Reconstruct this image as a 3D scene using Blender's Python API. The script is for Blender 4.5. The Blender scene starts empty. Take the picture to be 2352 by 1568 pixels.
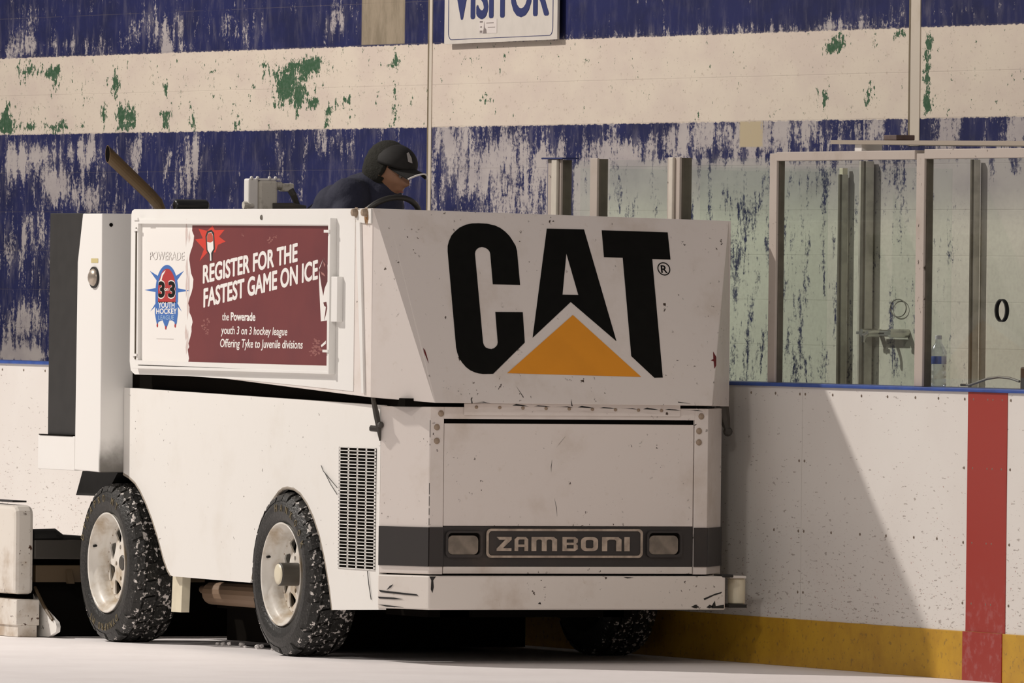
import bpy, bmesh, math, random
import numpy as np
from mathutils import Vector, Matrix
random.seed(7)
S = bpy.context.scene
COL = S.collection
# ---------------------------------------------------------------- camera
cd = bpy.data.cameras.new('camera'); cam = bpy.data.objects.new('camera', cd); COL.objects.link(cam)
cd.sensor_width = 36; cd.lens = 27790/2352*36; cd.clip_start = .5; cd.clip_end = 300
_r = Vector((0.40187042, 0.91562433, 0.01149961)); _u = Vector((-0.00903717, -0.0085919, 0.99992225)); _f = Vector((-0.91565195, 0.4019431, -0.00482182))
m = Matrix.Identity(4)
for i in range(3):
    m[i][0] = _r[i]; m[i][1] = _u[i]; m[i][2] = -_f[i]; m[i][3] = (48.9437162, -20.85860498, 1.68)[i]
cam.matrix_world = m
S.camera = cam
# ---------------------------------------------------------------- view, world, rink lights
S.view_settings.view_transform = 'Standard'; S.view_settings.look = 'None'
S.view_settings.gamma = 1; S.view_settings.use_curve_mapping = False
S.view_settings.exposure = 0.0
w = bpy.data.worlds.new('rink_air'); S.world = w; w.use_nodes = True
w.node_tree.nodes['Background'].inputs[0].default_value = (1.0, .90, .845, 1)
w.node_tree.nodes['Background'].inputs[1].default_value = .215
def lamp(name, loc, to, power, size, color):
    l = bpy.data.lights.new(name, 'AREA'); l.shape = 'DISK'; l.size = size; l.energy = power; l.color = color
    o = bpy.data.objects.new(name, l); COL.objects.link(o); o.location = loc
    o.rotation_euler = (Vector(to)-Vector(loc)).to_track_quat('-Z', 'Y').to_euler()
    return o
WARM = (1.0, .925, .855)
lamp('rink_lamp', (-10.2, -10.0, 12.0), (-1.5, .5, 1.0), 2600, .5, WARM)
lamp('rink_lamp', (12, -12, 11), (0, .5, 1.0), 420, 1.6, WARM)
lamp('rink_lamp', (26, -14, 11), (0, .5, 1.0), 560, 1.6, WARM)

# ---------------------------------------------------------------- materials
class NT:
    def __init__(s, name):
        s.m = bpy.data.materials.new(name); s.m.use_nodes = True; s.t = s.m.node_tree
        s.b = s.t.nodes['Principled BSDF']
    def n(s, typ, **kw):
        d = s.t.nodes.new(typ)
        for k, v in kw.items(): setattr(d, k, v)
        return d
    def l(s, a, b): s.t.links.new(a, b)
    def put(s, sock, v):
        if isinstance(v, bpy.types.NodeSocket): s.l(v, sock)
        else: sock.default_value = v
    def math(s, op, a, b=0.0, c=0.0, clamp=False):
        d = s.n('ShaderNodeMath', operation=op, use_clamp=clamp)
        s.put(d.inputs[0], a); s.put(d.inputs[1], b); s.put(d.inputs[2], c)
        return d.outputs[0]
    def smooth(s, v, lo, hi):
        d = s.n('ShaderNodeMapRange', interpolation_type='SMOOTHSTEP')
        s.put(d.inputs['Value'], v); s.put(d.inputs['From Min'], lo); s.put(d.inputs['From Max'], hi)
        return d.outputs[0]
    def lin(s, v, a, b, c, e):
        d = s.n('ShaderNodeMapRange'); s.put(d.inputs['Value'], v)
        for k, q in zip(('From Min', 'From Max', 'To Min', 'To Max'), (a, b, c, e)): s.put(d.inputs[k], q)
        return d.outputs[0]
    def mix(s, f, a, b):
        d = s.n('ShaderNodeMix', data_type='RGBA')
        s.put(d.inputs[0], f)
        for q, v in ((d.inputs[6], a), (d.inputs[7], b)): s.put(q, (*v, 1) if isinstance(v, tuple) and len(v) == 3 else v)
        return d.outputs[2]
    def coord(s, sx=1, sy=1, sz=1, off=(0, 0, 0), src='Object'):
        tc = s.n('ShaderNodeTexCoord'); mp = s.n('ShaderNodeMapping')
        mp.inputs['Scale'].default_value = (sx, sy, sz); mp.inputs['Location'].default_value = off
        s.l(tc.outputs[src], mp.inputs[0]); return mp.outputs[0]
    def noise(s, vec, scale=1., detail=4., rough=.55):
        d = s.n('ShaderNodeTexNoise'); s.l(vec, d.inputs['Vector'])
        d.inputs['Scale'].default_value = scale; d.inputs['Detail'].default_value = detail; d.inputs['Roughness'].default_value = rough
        return d.outputs['Fac']
    def attr(s, name):
        d = s.n('ShaderNodeAttribute', attribute_name=name); return d.outputs['Fac']
    def xyz(s):
        tc = s.n('ShaderNodeTexCoord'); d = s.n('ShaderNodeSeparateXYZ'); s.l(tc.outputs['Object'], d.inputs[0]); return d.outputs
    def world(s):
        g = s.n('ShaderNodeNewGeometry'); return g.outputs['Position']
    def fin(s, col, rough=.5, metal=0., bump=None, strength=.2, dist=.01, spec=.5):
        s.put(s.b.inputs['Base Color'], (*col, 1) if isinstance(col, tuple) else col)
        s.put(s.b.inputs['Roughness'], rough); s.put(s.b.inputs['Metallic'], metal)
        s.b.inputs['Specular IOR Level'].default_value = spec
        if bump is not None:
            d = s.n('ShaderNodeBump'); d.inputs['Strength'].default_value = strength; d.inputs['Distance'].default_value = dist
            s.l(bump, d.inputs['Height']); s.l(d.outputs[0], s.b.inputs['Normal'])
        return s.m
def plain(name, col, rough=.5, metal=0., var=.0, scale=12., spec=.5):
    t = NT(name)
    if var:
        n = t.noise(t.coord(), scale, 5)
        c2 = tuple(x*(1-var) for x in col)
        return t.fin(t.mix(t.smooth(n, .35, .68), col, c2), rough, metal, spec=spec)
    return t.fin(col, rough, metal, spec=spec)
def painted(name, base, stain, amount=.5, rough=.42, chips=0.0, scale=3.0, chipcol=(.05, .03, .02)):
    """enamel paint with brown grime clouds and small chips"""
    t = NT(name); v = t.world()
    n1 = t.noise(v, scale, 6, .62); n2 = t.noise(v, scale*9, 5, .6)
    g = t.math('MULTIPLY', t.smooth(n1, .50, .78), amount)
    g = t.math('ADD', g, t.math('MULTIPLY', t.smooth(n2, .62, .8), amount*.7), clamp=True)
    c = t.mix(g, base, stain)
    if chips:
        n3 = t.noise(v, 38., 4, .6); n4 = t.noise(v, 5., 3, .5)
        k = t.math('MULTIPLY', t.smooth(n3, .66-.07*chips, .70-.07*chips), t.smooth(n4, .48, .6))
        c = t.mix(k, c, chipcol)
    return t.fin(c, rough, bump=n2, strength=.05)
M = {}
M['white'] = painted('white_enamel', (.80, .785, .75), (.50, .42, .30), .16, chips=.1)
M['white_front'] = painted('white_enamel_worn', (.765, .705, .665), (.46, .36, .26), .42, chips=.18)
M['white_clean'] = painted('white_enamel_clean', (.81, .80, .775), (.6, .52, .42), .10)
M['bumper'] = painted('chipped_white_bumper', (.74, .69, .64), (.42, .31, .22), .5, chips=.35)
M['rusty'] = painted('rusty_white_steel', (.70, .66, .60), (.30, .19, .09), .85, chips=.6, chipcol=(.07, .03, .015))
M['black'] = plain('black_paint', (.016, .015, .014), .5, var=.3)
M['logo_black'] = plain('black_vinyl', (.006, .006, .005), .5, var=.2, scale=20, spec=.12)
M['logo_yellow'] = plain('amber_vinyl', (.80, .31, .018), .42, var=.06, scale=6)
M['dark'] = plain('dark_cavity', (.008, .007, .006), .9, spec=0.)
M['charcoal'] = painted('charcoal_band', (.030, .026, .025), (.075, .055, .04), .45, rough=.55)
M['rubber'] = plain('black_rubber', (.013, .013, .012), .6, var=.3, spec=.25)
M['steel'] = plain('dull_steel', (.24, .22, .19), .5, .6, var=.4, scale=30)
M['greasy'] = painted('greasy_steel', (.05, .045, .038), (.14, .09, .05), .5, rough=.5)
M['brown_steel'] = painted('brown_steel', (.10, .068, .036), (.05, .035, .025), .6, rough=.6)
M['maroon'] = None
M['cream'] = plain('cream_nylon', (.74, .68, .52), .4, var=.1)
M['chrome'] = plain('worn_chrome', (.50, .43, .36), .35, .55, var=.35, scale=25)
M['lens'] = plain('foggy_lamp_glass', (.24, .20, .16), .3, var=.4, scale=14)
M['wire'] = plain('black_wire', (.01, .01, .01), .5)
t = NT('maroon_print'); n = t.noise(t.coord(), 2.2, 5)
M['maroon'] = t.fin(t.mix(t.smooth(n, .4, .75), (.165, .028, .030), (.135, .022, .027)), .4)
M['print_white'] = plain('white_print', (.84, .82, .79), .4)
M['print_grey'] = plain('grey_print', (.20, .17, .16), .5)
M['print_blue'] = plain('blue_print', (.045, .15, .46), .4)
M['print_red'] = plain('red_print', (.42, .03, .03), .4)
M['print_bright'] = plain('bright_red_print', (.62, .045, .025), .4)
M['print_pale'] = plain('pale_pink_print', (.36, .16, .14), .45)
M['navy_print'] = plain('navy_letters', (.018, .028, .12), .45)

# ---------------------------------------------------------------- builders
WL = {}
def wloc(o): return WL.get(o.name, Vector((0, 0, 0))) if o else Vector((0, 0, 0))
def obj(name, bm, mat, parent=None, bevel=0, smooth=False, label=None, recenter=True):
    me = bpy.data.meshes.new(name)
    if isinstance(bm, bpy.types.Mesh): me = bm; me.name = name
    else: bm.to_mesh(me); bm.free()
    o = bpy.data.objects.new(name, me); COL.objects.link(o)
    c = Vector((0, 0, 0))
    if recenter and len(me.vertices):
        co = np.empty(len(me.vertices)*3); me.vertices.foreach_get('co', co); co = co.reshape(-1, 3)
        c = Vector((co.min(0)+co.max(0))/2); me.transform(Matrix.Translation(-c))
    if parent: o.parent = parent
    o.location = c-wloc(parent); WL[o.name] = c
    if mat: me.materials.append(mat)
    if smooth:
        me.polygons.foreach_set('use_smooth', [True]*len(me.polygons))
    if bevel:
        b = o.modifiers.new('bevel', 'BEVEL'); b.width = bevel; b.segments = 2; b.limit_method = 'ANGLE'; b.angle_limit = .6
    if label: o['label'] = label
    return o
def thing(name, loc, label, cat, group=None):
    o = bpy.data.objects.new(name, None); COL.objects.link(o); o.location = loc; o.empty_display_size = .2
    WL[o.name] = Vector(loc); o['label'] = label; o['category'] = cat
    if group: o['group'] = group
    return o
def tag(o, label, cat, group=None):
    o['label'] = label; o['category'] = cat
    if group: o['group'] = group
    return o
def structure(o): o['kind'] = 'structure'; return o
def BM(): return bmesh.new()
def box(bm, x0, x1, y0, y1, z0, z1):
    vs = [bm.verts.new(p) for p in ((x0, y0, z0), (x1, y0, z0), (x1, y1, z0), (x0, y1, z0), (x0, y0, z1), (x1, y0, z1), (x1, y1, z1), (x0, y1, z1))]
    for f in ((0, 3, 2, 1), (4, 5, 6, 7), (0, 1, 5, 4), (1, 2, 6, 5), (2, 3, 7, 6), (3, 0, 4, 7)): bm.faces.new([vs[i] for i in f])
    return bm
def bx(*a): return box(BM(), *a)
def hexa(bm, low, high):
    """solid between two matching polygons"""
    a = [bm.verts.new(p) for p in low]; b = [bm.verts.new(p) for p in high]; n = len(a)
    bm.faces.new(list(reversed(a))); bm.faces.new(b)
    for i in range(n): bm.faces.new((a[i], a[(i+1) % n], b[(i+1) % n], b[i]))
    bmesh.ops.recalc_face_normals(bm, faces=bm.faces); return bm
def prism_z(bm, pts, z0, z1): return hexa(bm, [(x, y, z0) for x, y in pts], [(x, y, z1) for x, y in pts])
def prism_y(bm, pts, y0, y1): return hexa(bm, [(x, y0, z) for x, z in pts], [(x, y1, z) for x, z in pts])
def tube(bm, pts, r, seg=12, caps=True):
    """round tube along a path; r is a number or one per point"""
    pts = [Vector(p) for p in pts]; rs = r if isinstance(r, (list, tuple)) else [r]*len(pts); rings = []
    up = None
    for i, p in enumerate(pts):
        d = (pts[min(i+1, len(pts)-1)]-pts[max(i-1, 0)]).normalized()
        if up is None: up = d.orthogonal().normalized()
        up = (up-d*up.dot(d)).normalized(); s = d.cross(up)
        rings.append([bm.verts.new(p+(up*math.cos(a)+s*math.sin(a))*rs[i]) for a in (2*math.pi*k/seg for k in range(seg))])
    for a, b in zip(rings, rings[1:]):
        for k in range(seg): bm.faces.new((a[k], a[(k+1) % seg], b[(k+1) % seg], b[k]))
    if caps: bm.faces.new(list(reversed(rings[0]))); bm.faces.new(rings[-1])
    return bm
def lathe(bm, prof, c, axis='y', seg=48):
    """prof = (radius, height along axis); revolve about the axis through c"""
    c = Vector(c); rings = []
    for r, h in prof:
        ring = []
        for k in range(seg):
            a = 2*math.pi*k/seg; x, y = r*math.cos(a), r*math.sin(a)
            ring.append(bm.verts.new(c+Vector({'y': (x, h, y), 'z': (x, y, h), 'x': (h, x, y)}[axis])))
        rings.append(ring)
    for a, b in zip(rings, rings[1:]):
        for k in range(seg): bm.faces.new((a[k], a[(k+1) % seg], b[(k+1) % seg], b[k]))
    bmesh.ops.remove_doubles(bm, verts=bm.verts, dist=1e-6)
    bmesh.ops.recalc_face_normals(bm, faces=bm.faces); return bm
def ball(bm, c, r, seg=16):
    mt = Matrix.Translation(c) @ Matrix.Diagonal((*(r if isinstance(r, tuple) else (r, r, r)), 1))
    bmesh.ops.create_uvsphere(bm, u_segments=seg, v_segments=max(6, seg//2), radius=1, matrix=mt); return bm
def curve_mesh(cu):
    o = bpy.data.objects.new('tmp_outline', cu); COL.objects.link(o)
    dg = bpy.context.evaluated_depsgraph_get(); me = bpy.data.meshes.new_from_object(o.evaluated_get(dg))
    bpy.data.objects.remove(o); bpy.data.curves.remove(cu); return me
def place(me, o, u, v, thick):
    """flat xy mesh -> plane with origin o and axes u, v; front at +n*thick"""
    o, u, v = Vector(o), Vector(u), Vector(v); n = u.cross(v).normalized()
    co = np.empty(len(me.vertices)*3); me.vertices.foreach_get('co', co); co = co.reshape(-1, 3)
    out = np.array(o)+co[:, :1]*np.array(u)+co[:, 1:2]*np.array(v)+co[:, 2:3]*np.array(n)
    me.vertices.foreach_set('co', out.ravel()); me.update(); return me
def plate(polys, o, u, v, thick):
    """polygons (outer first, then holes) cut from sheet of the given thickness, standing on the plane"""
    cu = bpy.data.curves.new('tmp_outline', 'CURVE'); cu.dimensions = '2D'; cu.fill_mode = 'BOTH'; cu.extrude = thick/2
    for p in polys:
        sp = cu.splines.new('POLY'); sp.points.add(len(p)-1); sp.use_cyclic_u = True
        for i, (a, b) in enumerate(p): sp.points[i].co = (a, b, 0, 1)
    me = curve_mesh(cu)
    o = Vector(o)+Vector(u).cross(Vector(v)).normalized()*thick/2
    return place(me, o, u, v, thick)
def text(s, bl, br, h, o, u, v, thick, bold=0., shear=0., fit=True, spacing=1.):
    """lettering from bl to br (plane coordinates of the baseline ends), cap height h"""
    cu = bpy.data.curves.new('tmp_outline', 'FONT'); cu.body = s; cu.size = 1; cu.offset = bold; cu.shear = shear; cu.space_character = spacing
    cu.fill_mode = 'BOTH'; cu.extrude = .5; cu.resolution_u = 4; cu.offset = 0
    me = curve_mesh(cu)
    if bold > 0:                       # heavier strokes: the outline repeated a hair to each side
        q = bold; bm = BM()
        for dx, dy, dz in [(0, 0, 0)]+[(q*math.cos(.7854*j), .75*q*math.sin(.7854*j), -.07*(j+1)) for j in range(8)]:
            k = me.copy(); k.transform(Matrix.Translation((dx, dy, dz))); bm.from_mesh(k); bpy.data.meshes.remove(k)
        bm.to_mesh(me); bm.free()
    co = np.empty(len(me.vertices)*3); me.vertices.foreach_get('co', co); co = co.reshape(-1, 3)
    x0, x1 = co[:, 0].min(), co[:, 0].max(); cap = .7293
    bl, br = Vector(bl), Vector(br); e = br-bl
    a = (co[:, 0]-x0)/(x1-x0); b = co[:, 1]/cap*h
    co[:, 0] = bl.x+a*e.x; co[:, 1] = bl.y+a*e.y+b; co[:, 2] = (co[:, 2]+.5)*thick
    me.vertices.foreach_set('co', co.ravel()); return place(me, o, u, v, thick)
def merge(meshes):
    bm = BM()
    for q in meshes: bm.from_mesh(q); bpy.data.meshes.remove(q)
    return bm
def dup(o, parent, delta):
    c = o.copy(); COL.objects.link(c); c.parent = parent; c.location = o.location+Vector(delta); WL[c.name] = WL[o.name]+Vector(delta); return c
X, Y, Z = Vector((1, 0, 0)), Vector((0, 1, 0)), Vector((0, 0, 1))
# ================================================================ THE RINK
# ice
t = NT('rink_ice'); v = t.world()
n = t.noise(v, 1.2, 6, .6); n2 = t.noise(t.coord(2, 14, 1), 3., 5, .65)
c = t.mix(t.smooth(n, .35, .7), (.93, .895, .89), (.87, .83, .825))
c = t.mix(t.math('MULTIPLY', t.smooth(n2, .55, .75), .3), c, (.9, .87, .87))
M['ice'] = t.fin(c, t.lin(n2, .3, .7, .35, .7), bump=n2, strength=.08, spec=.03)
structure(obj('floor', bx(-24, 62, -34, 1.95, -.08, 0), M['ice']))
# block wall
WEAR=[(-12.85,2.97,0.26,0.11,0.45),(-10.97,3.03,0.15,0.12,0.3),(-10.75,2.97,0.14,0.13,0.6),(-10.51,3.02,0.07,0.09,0.5),(-11.16,3.01,0.06,0.09,0.4),(-10.11,3.02,0.12,0.11,0.35),(-9.81,3.01,0.18,0.11,0.3),(-9.54,2.98,0.18,0.11,0.3),(-8.40,3.03,0.13,0.13,0.5),(-12.23,2.93,0.95,0.05,0.35),(-12.76,3.13,0.39,0.07,0.2),(-10.60,2.91,0.37,0.03,0.35),(-4.59,3.04,0.08,0.03,0.4),(-3.43,2.90,2.38,0.02,0.4),(-1.51,2.95,1.37,0.04,0.2),(-2.22,2.90,0.38,0.02,0.3),(-12.73,2.29,0.52,0.14,0.35),(-12.47,2.36,0.32,0.05,0.4),(-11.96,2.37,0.16,0.09,0.45),(-11.74,2.36,0.14,0.11,0.6),(-11.14,2.34,0.16,0.12,0.4),(-10.61,2.33,0.09,0.09,0.45),(-10.34,2.35,0.15,0.14,0.5),(-12.93,2.34,0.20,0.10,0.3),(-12.27,2.17,0.26,0.12,0.55),(-11.82,2.12,0.38,0.09,0.35),(-10.45,2.17,0.24,0.12,0.35),(-12.72,1.86,0.45,0.21,0.35),(-12.70,1.44,0.39,0.14,0.5),(-12.76,1.26,0.52,0.05,1),(-9.02,2.37,0.09,0.03,0.3),(-8.44,2.39,0.34,0.09,0.2),(-7.64,2.31,0.34,0.07,0.1),(-6.92,2.40,0.22,0.13,0.35),(-6.53,2.22,0.43,0.13,0.3),(-6.20,2.31,0.32,0.11,0.35),(-5.98,2.09,0.32,0.13,0.25),(-5.72,2.28,0.26,0.09,0.4),(-4.83,2.32,0.36,0.05,0.5),(-4.12,2.38,0.25,0.10,0.4),(-3.71,2.40,0.30,0.08,0.25),(-3.32,2.40,0.12,0.08,0.6),(-3.02,2.40,0.19,0.10,0.3),(-2.59,2.41,0.29,0.08,0.2),(-1.92,2.41,0.14,0.08,0.4),(-1.13,2.40,0.11,0.10,0.5),(-0.44,2.40,0.11,0.08,0.45),(-4.52,2.45,0.31,0.04,-0.3),(-5.46,2.43,0.42,0.03,-0.25),(-1.73,2.43,0.14,0.06,-0.3),(-1.45,2.40,0.09,0.08,-0.35),(-0.85,2.40,0.16,0.08,-0.45),(-0.58,2.40,0.09,0.08,-0.35),(-0.56,1.71,0.40,0.59,0.5),(-0.57,2.22,0.22,0.08,-0.3),(-1.68,2.22,0.19,0.12,-0.2),(-2.44,2.21,0.14,0.18,-0.2),(-3.31,2.00,0.15,0.17,-0.15),(-3.40,1.80,0.15,0.25,-0.12)]
GREEN=[(-13.01,2.83,0.13,0.02,0.6),(-12.71,2.82,0.20,0.03,0.7),(-12.37,2.80,0.14,0.04,0.85),(-12.78,2.75,0.05,0.05,0.5),(-12.29,2.73,0.06,0.07,0.5),(-13.03,2.60,0.08,0.07,0.6),(-13.03,2.51,0.20,0.06,0.8),(-12.70,2.49,0.10,0.03,0.6),(-12.22,2.48,0.45,0.03,0.6),(-11.61,2.55,0.05,0.09,0.55),(-11.36,2.54,0.08,0.09,0.7),(-11.21,2.55,0.09,0.09,0.8),(-11.43,2.73,0.09,0.09,0.55),(-11.84,2.66,0.13,0.02,0.5),(-10.71,2.53,0.09,0.07,0.7),(-10.71,2.70,0.05,0.05,0.5),(-10.34,2.56,0.04,0.12,0.45),(-10.99,2.78,0.04,0.03,0.5),(-9.68,2.50,0.07,0.06,0.55),(-9.33,2.78,0.12,0.05,0.5),(-8.91,2.78,0.29,0.06,0.6),(-8.68,2.79,0.15,0.04,0.7),(-9.09,2.70,0.15,0.06,0.6),(-8.85,2.68,0.23,0.07,0.45),(-9.09,2.62,0.23,0.03,0.5),(-8.88,2.60,0.08,0.07,0.7),(-8.68,2.60,0.12,0.03,0.6),(-8.47,2.54,0.07,0.07,0.75),(-8.27,2.59,0.11,0.03,0.5),(-7.62,2.80,0.07,0.04,0.65),(-7.59,2.52,0.06,0.06,0.65),(-7.62,2.67,0.05,0.07,0.4),(-9.98,2.69,0.18,0.14,0.15),(-6.68,2.79,0.16,0.05,0.35),(-6.22,2.81,0.04,0.09,0.4),(-6.48,2.58,0.16,0.04,0.4),(-2.36,2.83,0.10,0.06,0.6),(-2.40,2.80,0.12,0.03,0.65),(-2.49,2.56,0.07,0.07,0.7),(-1.99,2.57,0.07,0.06,0.75),(-2.24,2.87,0.06,0.03,0.5),(-1.93,2.82,0.06,0.03,0.5),(-1.67,2.86,0.07,0.04,0.6),(-1.39,2.79,0.06,0.08,0.65),(-1.36,2.65,0.06,0.12,0.7),(-1.34,2.52,0.06,0.06,0.7),(-2.93,2.55,0.02,0.06,0.5),(-1.97,2.71,0.03,0.04,0.5),(-1.15,2.50,0.05,0.03,0.4)]
gx = np.arange(-22, 10.01, .08); gz = np.arange(0, 5.01, .05); nx, nz = len(gx), len(gz)
XX, ZZ = np.meshgrid(gx, gz)
def field(base, blobs):
    f = base.copy()
    for x, z, rx, rz, a in blobs: f += (a*.8 if blobs is WEAR else a)*np.exp(-((np.abs(XX-x)/(rx*.85))**2.6+(np.abs(ZZ-z)/(rz*.85))**2.6))
    return np.clip(f, 0, 1)
base = np.where(XX < -7.17, .17, .34)
base = np.where(ZZ > 2.88, np.where(XX < -7.17, .12, .07), base)
base = np.where((ZZ < 2.27) & (XX > -5.3), .68, base)
base = np.where((ZZ < 1.95) & (XX > -5.3) & (XX < -2.6), .63, base)
wear = field(base, WEAR); green = field(np.where(XX < -7.17, .11, .03), GREEN)
me = bpy.data.meshes.new('wall_back')
co = np.stack([XX.ravel(), np.full(nx*nz, 3.3), ZZ.ravel()], 1)
ii = np.arange(nx*nz).reshape(nz, nx)
fa = np.stack([ii[:-1, :-1], ii[:-1, 1:], ii[1:, 1:], ii[1:, :-1]], -1).reshape(-1, 4)
me.from_pydata(co.tolist(), [], fa.tolist())
for nm, a in (('wear', wear), ('green', green)):
    at = me.attributes.new(nm, 'FLOAT', 'POINT'); at.data.foreach_set('value', a.ravel().astype(np.float32))
t = NT('peeling_block_wall'); px = t.xyz(); x, z = px[0], px[2]
streak = t.noise(t.coord(6.0, 1, 1.9), 2.2, 8, .70); fine = t.noise(t.coord(24, 1, 30), 1.5, 6, .75)
mm = t.math('ADD', t.math('MULTIPLY', streak, .62), t.math('MULTIPLY', fine, .38))
thr = t.lin(t.attr('wear'), 0, 1, .335, .665)
blue = t.smooth(t.math('SUBTRACT', mm, thr), -.030, .050)
jit = t.math('MULTIPLY', t.math('SUBTRACT', t.noise(t.coord(9, 1, 9), 3., 3), .5), .02)
zj = t.math('ADD', z, jit)
band = t.math('MULTIPLY', t.smooth(zj, 2.458, 2.464), t.math('SUBTRACT', 1, t.smooth(zj, 2.878, 2.884)))
g = t.math('ADD', t.math('MULTIPLY', t.noise(t.coord(8, 1, 6, (31, 0, 7)), 2., 6, .70), .55), t.math('MULTIPLY', t.noise(t.coord(24, 1, 24, (9, 0, 3)), 1.5, 5, .7), .45))
gm = t.smooth(t.math('SUBTRACT', g, t.lin(t.attr('green'), 0, 1, .625, .35)), -.008, .015)
pv = t.noise(t.coord(1.2, 1, 2.5), 2., 5, .6); pf = t.noise(t.coord(20, 1, 30), 2., 4)
white = t.mix(t.smooth(pv, .35, .7), (.63, .56, .47), (.58, .50, .435))
white = t.mix(t.math('MULTIPLY', t.smooth(pf, .6, .75), .5), white, (.30, .24, .18))
bare = t.mix(t.smooth(pv, .35, .7), (.42, .385, .375), (.34, .31, .315))
lowwhite = t.mix(t.smooth(pf, .35, .75), (.63, .60, .52), (.57, .535, .47))
bare = t.mix(t.math('MULTIPLY', t.smooth(x, -5.6, -4.8), t.math('SUBTRACT', 1, t.smooth(zj, 1.9, 2.2))), bare, lowwhite)
bluec = t.mix(t.smooth(pv, .35, .7), (.018, .022, .088), (.0145, .0175, .062))
greenc = t.mix(t.smooth(pf, .4, .7), (.040, .095, .050), (.075, .13, .085))
thin = t.smooth(t.noise(t.coord(5, 1, 1.6, (5, 0, 2)), 2.4, 7, .70), .46, .74)
bluec = t.mix(t.math('MULTIPLY', thin, t.lin(t.attr('wear'), 0, .5, .04, .36)), bluec, bare)
c = t.mix(blue, bare, bluec)
c = t.mix(band, c, t.mix(gm, white, greenc))
# raw concrete patch and cream patch left unpainted
def rect(x0, x1, z0, z1): return t.math('MULTIPLY', t.math('MULTIPLY', t.smooth(x, x0-.01, x0+.01), t.math('SUBTRACT', 1, t.smooth(x, x1-.01, x1+.01))), t.math('MULTIPLY', t.smooth(z, z0-.004, z0+.004), t.math('SUBTRACT', 1, t.smooth(z, z1-.004, z1+.004))))
c = t.mix(rect(-8.05, -7.49, 2.888, 3.6), c, t.mix(t.smooth(streak, .35, .65), (.30, .25, .185), (.21, .175, .125)))
cr = t.math('MULTIPLY', rect(-3.42, -3.16, 2.34, 2.462), t.smooth(mm, .40, .44))
c = t.mix(cr, c, (.44, .37, .25))
# mortar courses
zz = t.math('DIVIDE', t.math('SUBTRACT', z, 1.404), .2118)
fr = t.math('ABSOLUTE', t.math('SUBTRACT', t.math('FRACT', zz), .5))
groove = t.math('SUBTRACT', 1, t.smooth(t.math('SUBTRACT', .5, fr), -.004, .016))
c = t.mix(t.math('MULTIPLY', t.math('MULTIPLY', groove, .26), t.smooth(pv, .3, .55)), c, (.20, .17, .14))
h = t.math('SUBTRACT', t.math('MULTIPLY', fine, .25), groove)
t.fin(c, .6, bump=h, strength=.22, dist=.005, spec=.12)
structure(obj('wall_back', me, t.m, recenter=False))
# control joints in the wall
for i, (xx, wd, mt) in enumerate(((-7.17, .014, 'joint'), (-1.545, .016, 'joint'))):
    if i == 0: M['joint'] = painted('joint_sealant', (.16, .125, .075), (.04, .03, .02), .7, rough=.7, scale=6)
    o = obj('trim_%d' % (i+1), bx(xx-wd/2, xx+wd/2, 3.294, 3.305, 2.335 if i else 0, 5), M['joint']); structure(o)
    o2 = structure(obj('trim_%d' % (i+3), bx(xx+wd/2, xx+wd/2+(.10 if i else .035), 3.2955, 3.305, 2.335 if i else 0, 5), painted('caulk_%d' % i, (.56, .50, .42), (.32, .25, .16), .5)))
# wall sign
sg = thing('sign', (-6.19, 3.28, 2.88), 'white metal sign with dark blue capital letters on the upper blue wall', 'sign')
SO, SU, SV = Vector((-6.89, 3.272, 2.876)), Vector((1, 0, .004)), Z
M['sign'] = plain('sign_face', (.60, .56, .51), .4, var=.06)
def rrect(x0, x1, y0, y1, r, n=5):
    p = []
    for cx, cy, a0 in ((x1-r, y0+r, -90), (x1-r, y1-r, 0), (x0+r, y1-r, 90), (x0+r, y0+r, 180)):
        p += [(cx+r*math.cos(math.radians(a0+90*k/n)), cy+r*math.sin(math.radians(a0+90*k/n))) for k in range(n+1)]
    return p
obj('sign_board', plate([[(0, 0), (1.4, 0), (1.4, .42), (0, .42)]], SO, SU, SV, .012), M['sign'], sg)
obj('border_line', plate([rrect(.05, 1.35, .02, .40, .04), rrect(.056, 1.344, .0225, .3975, .037)], SO-Y*.0125, SU, SV, .001), M['navy_print'], sg)
obj('lettering', text('VISITOR', (.11, .128), (1.30, .128), .22, SO-Y*.0125, SU, SV, .0015, bold=.038), M['navy_print'], sg)
st = obj('sticker', plate([[(.44, .045), (.66, .045), (.66, .115), (.44, .115)]], SO-Y*.0125, SU, SV, .001), plain('sticker_paper', (.62, .57, .54), .5), sg)
bits = []
for a, b, c2, d in ((.45, .10, .035, .008), (.45, .05, .03, .01), (.455, .075, .02, .006), (.53, .095, .09, .003), (.55, .073, .09, .003)):
    bits.append(plate([[(a, b), (a+c2, b), (a+c2, b+d), (a, b+d)]], SO-Y*.0137, SU, SV, .0008))
bits.append(plate([[(.49, .046), (.50, .07), (.505, .105), (.51, .075), (.53, .065), (.535, .046)]], SO-Y*.0137, SU, SV, .0008))
obj('sticker_print', merge(bits), M['print_grey'], st)
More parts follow.
